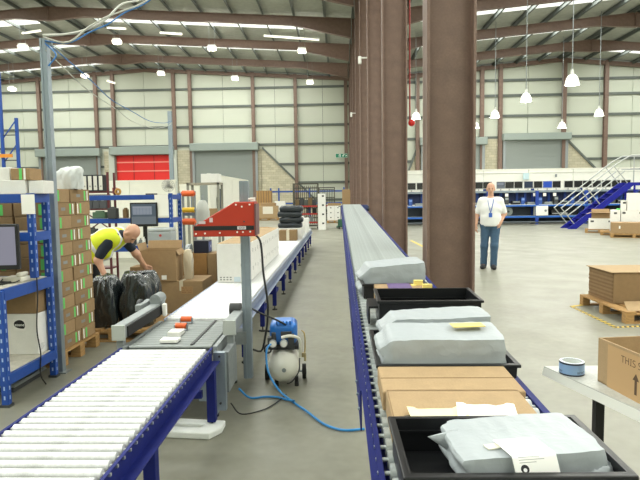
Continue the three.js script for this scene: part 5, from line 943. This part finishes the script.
  for (const px of [507, 535, 545, 555]) { const p = onZ(px, 198, 29.5); solo('paper_label', bb(0.16, 0.16, 0.006), paper, 'white paper label hanging below the monitor shelf', 'label', [p.x, 1.45, -29.55], 0, 'paper labels on the test benches'); }
  { const p = onZ(541, 213, 29.4), g = thing('white_cabinet', 'white appliance with round vent under the test bench', 'cabinet', [p.x, 0.452, -29.45]); part('case', rb(0.62, 0.5, 0.4, 0, 0, 0, 0.02, 1), white, g); part('vent', cylZ(0.06, 0.01, 0.18, 0.25, 0.203, 18), midGrey, g); }
  { const p = onZ(509, 213, 29.4), g = thing('reel_drum', 'round grey fan drum under the test bench', 'drum', [p.x, 0.452, -29.6]); part('drum', cylZ(0.22, 0.2, 0, 0.22, 0, 24), M(0x7a827e, 0.5), g); part('hub', cylZ(0.06, 0.22, 0, 0.22, 0, 16), darkGrey, g); }
  for (const px of [481, 478]) void px;
}
{ // blue mobile stairs
  const foot = onY(569, 228.5, 0), g = thing('mobile_stairs', 'blue mobile access stairs with grey tubular handrails', 'stairs', [foot.x, 0, foot.z]);
  const bl = M(0x161c84, 0.5, 0, { specularIntensity: 0.5 }), gr = M(0xa9aca8, 0.4, 0.3), run = 2.45, rise = 2.0, W = 0.8, n = 9;
  for (const z of [W / 2, -W / 2]) part('stringer', prism([[-0.25, 0], [0.15, 0], [run + 0.15, rise - 0.1], [run + 0.15, rise + 0.02], [run - 0.1, rise + 0.02]], 0.05).translate(0, 0, z - 0.025), bl, g);
  for (let i = 1; i < n; i++) part('tread', bb(0.24, 0.035, W - 0.06, -0.02 + run * i / n, rise * i / n - 0.02, 0), bl, g);
  part('landing', [bb(2.6, 0.06, W, run + 1.4, rise - 0.05, 0), bb(2.6, 0.14, 0.04, run + 1.4, rise - 0.12, W / 2)], bl, g);
  for (const x of [run + 0.2, run + 1.4, run + 2.6]) for (const z of [W / 2 - 0.03, -W / 2 + 0.03]) part('support_leg', bb(0.06, rise - 0.05, 0.06, x, 0, z), bl, g);
  for (const z of [W / 2 - 0.03, -W / 2 + 0.03]) { part('leg_brace', [bar([run + 0.2, 0.2, z], [run + 1.4, 1.6, z], 0.04), bar([run + 1.4, 0.2, z], [run + 0.2, 1.6, z], 0.04)], bl, g); for (const y of [0.9, 1.3, 1.65]) part('leg_rung', bb(1.2, 0.03, 0.03, run + 0.8, y, z), bl, g); }
  const nx = -rise / Math.hypot(run, rise), ny = run / Math.hypot(run, rise);
  for (const z of [W / 2, -W / 2]) {
    for (const o of [1.0, 0.55]) part('handrail', bar([0.1 + nx * o, 0.15 + ny * o, z], [run + nx * o + (o > 0.9 ? 0.15 : 0.1), rise + ny * o + (o > 0.9 ? 0.15 : 0.1), z], 0.026, 0.026, true), gr, g);
    for (const t of [0.06, 0.5, 0.97]) part('rail_post', bar([run * t, rise * t, z], [run * t + nx * 1.02, rise * t + ny * 1.02, z], 0.022, 0.022, true), gr, g);
    part('platform_rail', [bar([run + 0.0, rise + 1.2, z], [run + 2.7, rise + 1.2, z], 0.026, 0.026, true), bar([run + 0.0, rise + 0.62, z], [run + 2.7, rise + 0.62, z], 0.022, 0.022, true)], gr, g);
    for (const x of [0.55, 1.3, 2.6]) part('platform_post', bar([run + x, rise, z], [run + x, rise + 1.2, z], 0.024, 0.024, true), gr, g);
    part('rail_link', bar([run + nx * 1.0 + 0.15, rise + ny * 1.0 + 0.15, z], [run + 0.0, rise + 1.2, z], 0.026, 0.026, true), gr, g);
  }
}
{
  const mark = M(0x4b4b4b, 0.8), T = -0.42, fwd = V(Math.sin(T), 0, Math.cos(T)), side = V(Math.cos(T), 0, -Math.sin(T));
  const back = (p, k, s = 0) => p.clone().addScaledVector(fwd, -k).addScaledVector(side, s);
  const lift = (p, y) => V(p.x, y, p.z);
  const pA = onY(599.5, 233, 0);
  pallet('small pallet with a white carton and an open brown carton, by the stairs', 1.05, 0.7, back(pA, 0.36), T);
  carton('white_carton', 'white carton on the small pallet by the stairs', 0.86, 0.42, 0.55, lift(back(pA, 0.36, 0.03), 0.147), T, whiteCard, { prints: [['f', -0.3, 0.1, 0.12, 0.07, mark, 'print'], ['f', 0.32, 0.1, 0.09, 0.07, mark, 'print']] });
  carton('open_carton', 'open brown carton with drooping flaps on the white carton by the stairs', 0.66, 0.24, 0.45, lift(back(pA, 0.4, 0.04), 0.569), T + 0.08, card, { open: true, flaps: [['x', -1, 0.2, 1.9], ['z', 1, 0.22, 1.6], ['z', -1, 0.14, 0.5], ['x', 1, 0.16, 1.2]] });
  const pB = onY(634, 238, 0);
  pallet('pallet under the large brown carton beside the white cartons', 1.46, 0.9, back(pB, 0.45), T);
  carton('brown_carton', 'large low brown carton on the pallet beside the white cartons', 1.44, 0.38, 0.85, lift(back(pB, 0.45), 0.147), T, card, { prints: [['f', -0.45, 0.03, 0.05, 0.1, paper]] });
  const P0 = back(onY(628, 238, 0), 1.25), onP = (px, py) => { const r = ray(px, py); return eye.clone().addScaledVector(r, P0.clone().sub(eye).dot(fwd) / r.dot(fwd)); };
  pallet('pallet under the stacked white cartons', 1.8, 0.7, lift(back(onP(628, 220), 0.32), 0), T);
  const put4 = (px0, px1, pyT, y0, lb, pr) => { const a = onP(px0, pyT), b = onP(px1, pyT), m = a.clone().add(b).multiplyScalar(0.5); carton('white_carton', lb, a.distanceTo(b) - 0.012, a.y - y0 - 0.002, 0.6, lift(back(m, 0.32), y0), T, whiteCard, { prints: pr.map(([u, v]) => ['f', u, v, 0.1, 0.07, mark, 'print']) }); return a.y; };
  const y1 = put4(610.5, 620.7, 210, 0.147, 'tall white carton at the stair side of the white carton stack', [[0.0, 0.28]]);
  const y2 = put4(621, 646, 210.5, 0.147, 'wide white carton in the lower row of the white carton stack', [[-0.3, 0.3], [0.25, 0.3]]);
  put4(621.2, 626.8, 200.5, y2, 'narrow white carton in the white carton stack', [[0.02, 0.1]]);
  put4(627.3, 646, 193, y2, 'large white carton topping the white carton stack', [[0.25, 0.15]]);
  solo('green_marker', rb(0.12, 0.06, 0.1, 0, 0, 0, 0.02, 1), M(0x5fd06a, 0.5), 'bright green tape reel on the white carton stack', 'tape', lift(back(onP(618.5, 209), 0.1), y1 - 0.001));
  carton('brown_carton', 'brown carton under the mobile stairs landing', 0.6, 0.5, 0.5, [onZ(614, 215, 27).x, 0, -27], 0, cardDark, {});
}
// ---------------------------------------------------------------- far left: pallet racking, roll cages and goods by the back wall
{
  const or = M(0xd98a2a, 0.5), p = onZ(3.5, 160, 20), q = onZ(18.5, 160, 20);
  const g = thing('pallet_racking', 'tall blue pallet racking frame with an orange beam', 'racking', [(p.x + q.x) / 2, 0, -20]);
  const w = (q.x - p.x) / 2; for (const [x, h] of [[-w, 6.2], [w, 4.55]]) part('upright', bb(0.1, h, 0.08, x, 0, 0), rackBlue, g);
  for (let i = 0; i < 5; i++) part('lacing', bar([-w, 0.4 + i * 0.85, 0], [w, 0.4 + i * 0.85 + 0.7, 0], 0.035), rackBlue, g); for (let i = 0; i < 5; i++) part('lacing', bar([-w, 0.35 + i * 0.9, 0], [w, 0.35 + i * 0.9, 0], 0.035), darkGrey, g);
  part('beam', bb(3.0, 0.12, 0.06, -1.4, 3.15, 0.07), or, g);
  // goods by the back wall, by the floor under them
  const far = (px, py, w, h, d, name, lb, m, o = {}) => { const a = onY(px, py, 0); return carton(name, lb, w, h, d, [a.x, o.y || 0, a.z - d / 2], 0, m, o); };
  const fz = onY(268, 220.5, 0);
  pallet('pallet under the film wrapped cartons near the back wall', 1.4, 1.0, [fz.x, 0, fz.z - 0.5]);
  { const g2 = thing('wrapped_pallet_load', 'film wrapped brown cartons on a pallet near the back wall', 'load', [fz.x, 0.147, fz.z - 0.5]); part('carton_block', rb(1.3, 0.85, 0.9, 0, 0, 0, 0.03, 1), cardPale, g2); part('film_patch', rb(0.7, 0.5, 0.02, 0.0, 0.3, 0.45, 0.008, 1), M(0xd9d3c4, 0.3), g2); part('top_carton', rb(1.0, 0.2, 0.7, 0, 0.85, 0, 0.02, 1), card, g2); }
  { const a = onZ(264.5, 207, 44), g3 = thing('wooden_crate_rack', 'wooden slatted crate rack near the grey shutter', 'crate', [a.x, 0, -44]); for (let i = 0; i < 6; i++) part('slat', bb(0.12, 2.1, 0.05, -0.5 + i * 0.2, 0, 0.4), palletWood, g3); for (const y of [0.1, 0.8, 1.4, 2.0]) part('cross_slat', bb(1.2, 0.1, 0.04, 0, y, 0.36), cardDark, g3); part('back_board', bb(1.2, 2.1, 0.05, 0, 0, -0.3), cardDark, g3); for (let i = 0; i < 3; i++) part('orange_tub', rb(0.3, 0.25, 0.3, -0.36 + i * 0.36, 0.83, 0.05, 0.03, 1), orange, g3); }
  { const g4 = thing('low_racking', 'low blue racking along the back wall behind the roll cages', 'racking', [onZ(308, 200, 45).x, 0, -45]); for (const px of [271, 279, 310, 344]) part('post', bb(0.12, 2.3, 0.1, onZ(px, 200, 45).x - onZ(308, 200, 45).x, 0, 0), rackBlue, g4); for (const y of [1.95, 1.0]) part('beam', bb(5.9, 0.12, 0.06, 0, y, 0.05), rackBlue, g4); part('deck', bb(5.8, 0.04, 0.9, 0, 1.96, -0.4), cardDark, g4); }
  for (const [px, pyB, h, lb] of [[280.5, 219, 0.7, 'lower white carton left of the roll cages'], [280.5, 219, 0.6, 'upper white carton left of the roll cages']]) { const y = lb.startsWith('upper') ? 0.702 : 0; const a = onY(px, pyB, 0); carton('white_carton', lb, 0.75, h, 0.6, [a.x, y, a.z], 0, whiteCard, {}); }
  const dk = M(0x4c4a40, 0.55, 0.3);
  function rollCage(px, py, w, h, lb, shelves) {
    const a = onY(px, py, 0), g5 = thing('roll_cage', lb, 'roll cage', [a.x, 0, a.z - 0.4]);
    for (const x of [-w / 2, w / 2]) for (const z of [-0.38, 0.38]) { part('corner_post', bb(0.05, h - 0.12, 0.05, x, 0.12, z), dk, g5); part('castor', cylZ(0.06, 0.04, x, 0.06, z, 12), rubber, g5); }
    const n = Math.round(w / 0.1); for (let i = 1; i < n; i++) part('mesh_bar', bb(0.035, h - 0.3, 0.03, -w / 2 + i * w / n, 0.2, -0.38), dk, g5);
    for (const y of [0.5, 1.0, 1.5, 2.0].filter(v => v < h)) part('cross_bar', bb(w, 0.05, 0.03, 0, y, -0.38), dk, g5);
    for (const s of [-1, 1]) for (const z of [-0.2, 0, 0.2]) part('side_bar', bb(0.02, h - 0.3, 0.02, s * w / 2, 0.2, z), dk, g5);
    part('cage_base', bb(w, 0.05, 0.8, 0, 0.12, 0), dk, g5); part('top_bar', bb(w, 0.06, 0.06, 0, h - 0.06, 0.38), dk, g5);
    for (const y of shelves) { const s = part('cage_shelf', bb(w - 0.04, 0.04, 0.74, 0, y, 0), dk, g5); part('red_lip', bb(w - 0.04, 0.08, 0.03, 0, y - 0.02, 0.39), M(0xa02a22, 0.5), s); }
    return [a, w];
  }
  const [c1] = rollCage(306, 229, 1.2, 2.25, 'dark roll cage with red edged shelves next to the white cartons', [0.3, 0.72, 1.1]);
  for (let i = 0; i < 6; i++) solo('stored_box', [rb(0.17, 0.25, 0.4, 0, 0, 0, 0.01, 1), bb(0.1, 0.1, 0.004, 0, 0.08, 0.2)], [darkGrey, midGrey, black][i % 3], 'dark boxed item on a shelf of the roll cage', 'box', [c1.x - 0.42 + i * 0.17, i % 2 ? 0.762 : 0.342, c1.z - 0.35], 0, 'items in the roll cage');
  for (let i = 0; i < 5; i++) solo('stored_box', [rb(0.2, 0.3 + 0.1 * (i % 2), 0.4, 0, 0, 0, 0.01, 1), bb(0.12, 0.08, 0.004, 0, 0.14, 0.2)], [M(0x6b5a3e, 0.8), darkGrey, M(0x4a4f4a, 0.7)][i % 3], 'boxed item on the upper shelf of the roll cage', 'box', [c1.x - 0.42 + i * 0.21, 1.142, c1.z - 0.35], 0, 'items on the upper roll cage shelf');
  rollCage(327, 222.5, 0.95, 2.15, 'dark roll cage standing behind the white computer cartons', [1.0]);
  for (let i = 0; i < 4; i++) { const a = onY(322, 230, 0); carton('white_carton', ['bottom', 'second', 'third', 'top'][i] + ' white carton of the narrow stack beside the roll cage', 0.36, 0.43, 0.5, [a.x, i * 0.432, a.z - 0.3], 0, whiteCard, { prints: [['f', 0.06, 0.1, 0.1, 0.08, M(0x3f3f3f, 0.8), 'print']] }); }
  { const a = onY(334.5, 223, 0); pallet('pallet of white cartons beside the narrow white stack', 0.9, 0.7, [a.x, 0, a.z - 0.4]); let k = 0; for (const y of [0, 1, 2]) for (const x of [0, 1]) carton('white_carton', ['bottom', 'middle', 'top'][y] + ' white carton of the paired stack by the conveyor end', 0.42, 0.29, 0.5, [a.x - 0.215 + x * 0.43, 0.147 + y * 0.292, a.z - 0.4], 0, whiteCard, { group: 'paired white cartons by the conveyor end', prints: [['f', 0, 0.03, 0.08, 0.06, mark2, 'print']] });
    carton('brown_carton', 'flat brown carton on the paired white cartons', 0.8, 0.16, 0.4, [a.x, 1.025, a.z - 0.4], 0, card, {}); }
  { const a = onY(341, 229, 0), t = thing('pallet_truck', 'dark green hand pallet truck near the conveyor end', 'pallet truck', [a.x, 0, a.z]); part('body', rb(0.3, 0.4, 0.2, 0, 0.08, 0, 0.04, 1), M(0x2f5a45, 0.5), t); for (const x of [-0.15, 0.15]) part('fork', bb(0.14, 0.06, 1.0, x, 0.06, -0.6), M(0x2f5a45, 0.5), t); part('handle', [bar([0, 0.4, 0.05], [0, 1.1, 0.25], 0.02, 0.02, true), bar([-0.12, 1.1, 0.25], [0.12, 1.1, 0.25], 0.02, 0.02, true)], darkGrey, t); for (const x of [-0.08, 0.08]) part('wheel', cylX(0.08, 0.05, x, 0.08, 0.06, 14), rubber, t); }
  { const a = onY(261, 231, 0); pallet('empty dark pallet lying on the floor behind the tape head', 0.9, 0.9, [a.x, 0, a.z - 0.3], 0.5); }
  far(346.5, 222, 0.5, 2.0, 0.4, 'brown_carton', 'tall brown carton against the back columns by the conveyor end', card);
  { const a = onY(216, 236, 0); pallet('pallet of mixed cartons behind the aisle partition end', 1.1, 0.8, [a.x - 0.3, 0, a.z - 0.8]); carton('brown_carton', 'brown carton on the pallet behind the aisle partition end', 0.95, 0.55, 0.6, [a.x - 0.3, 0.147, a.z - 0.8], 0, card, {}); }
}
renderer.render(scene, camera);
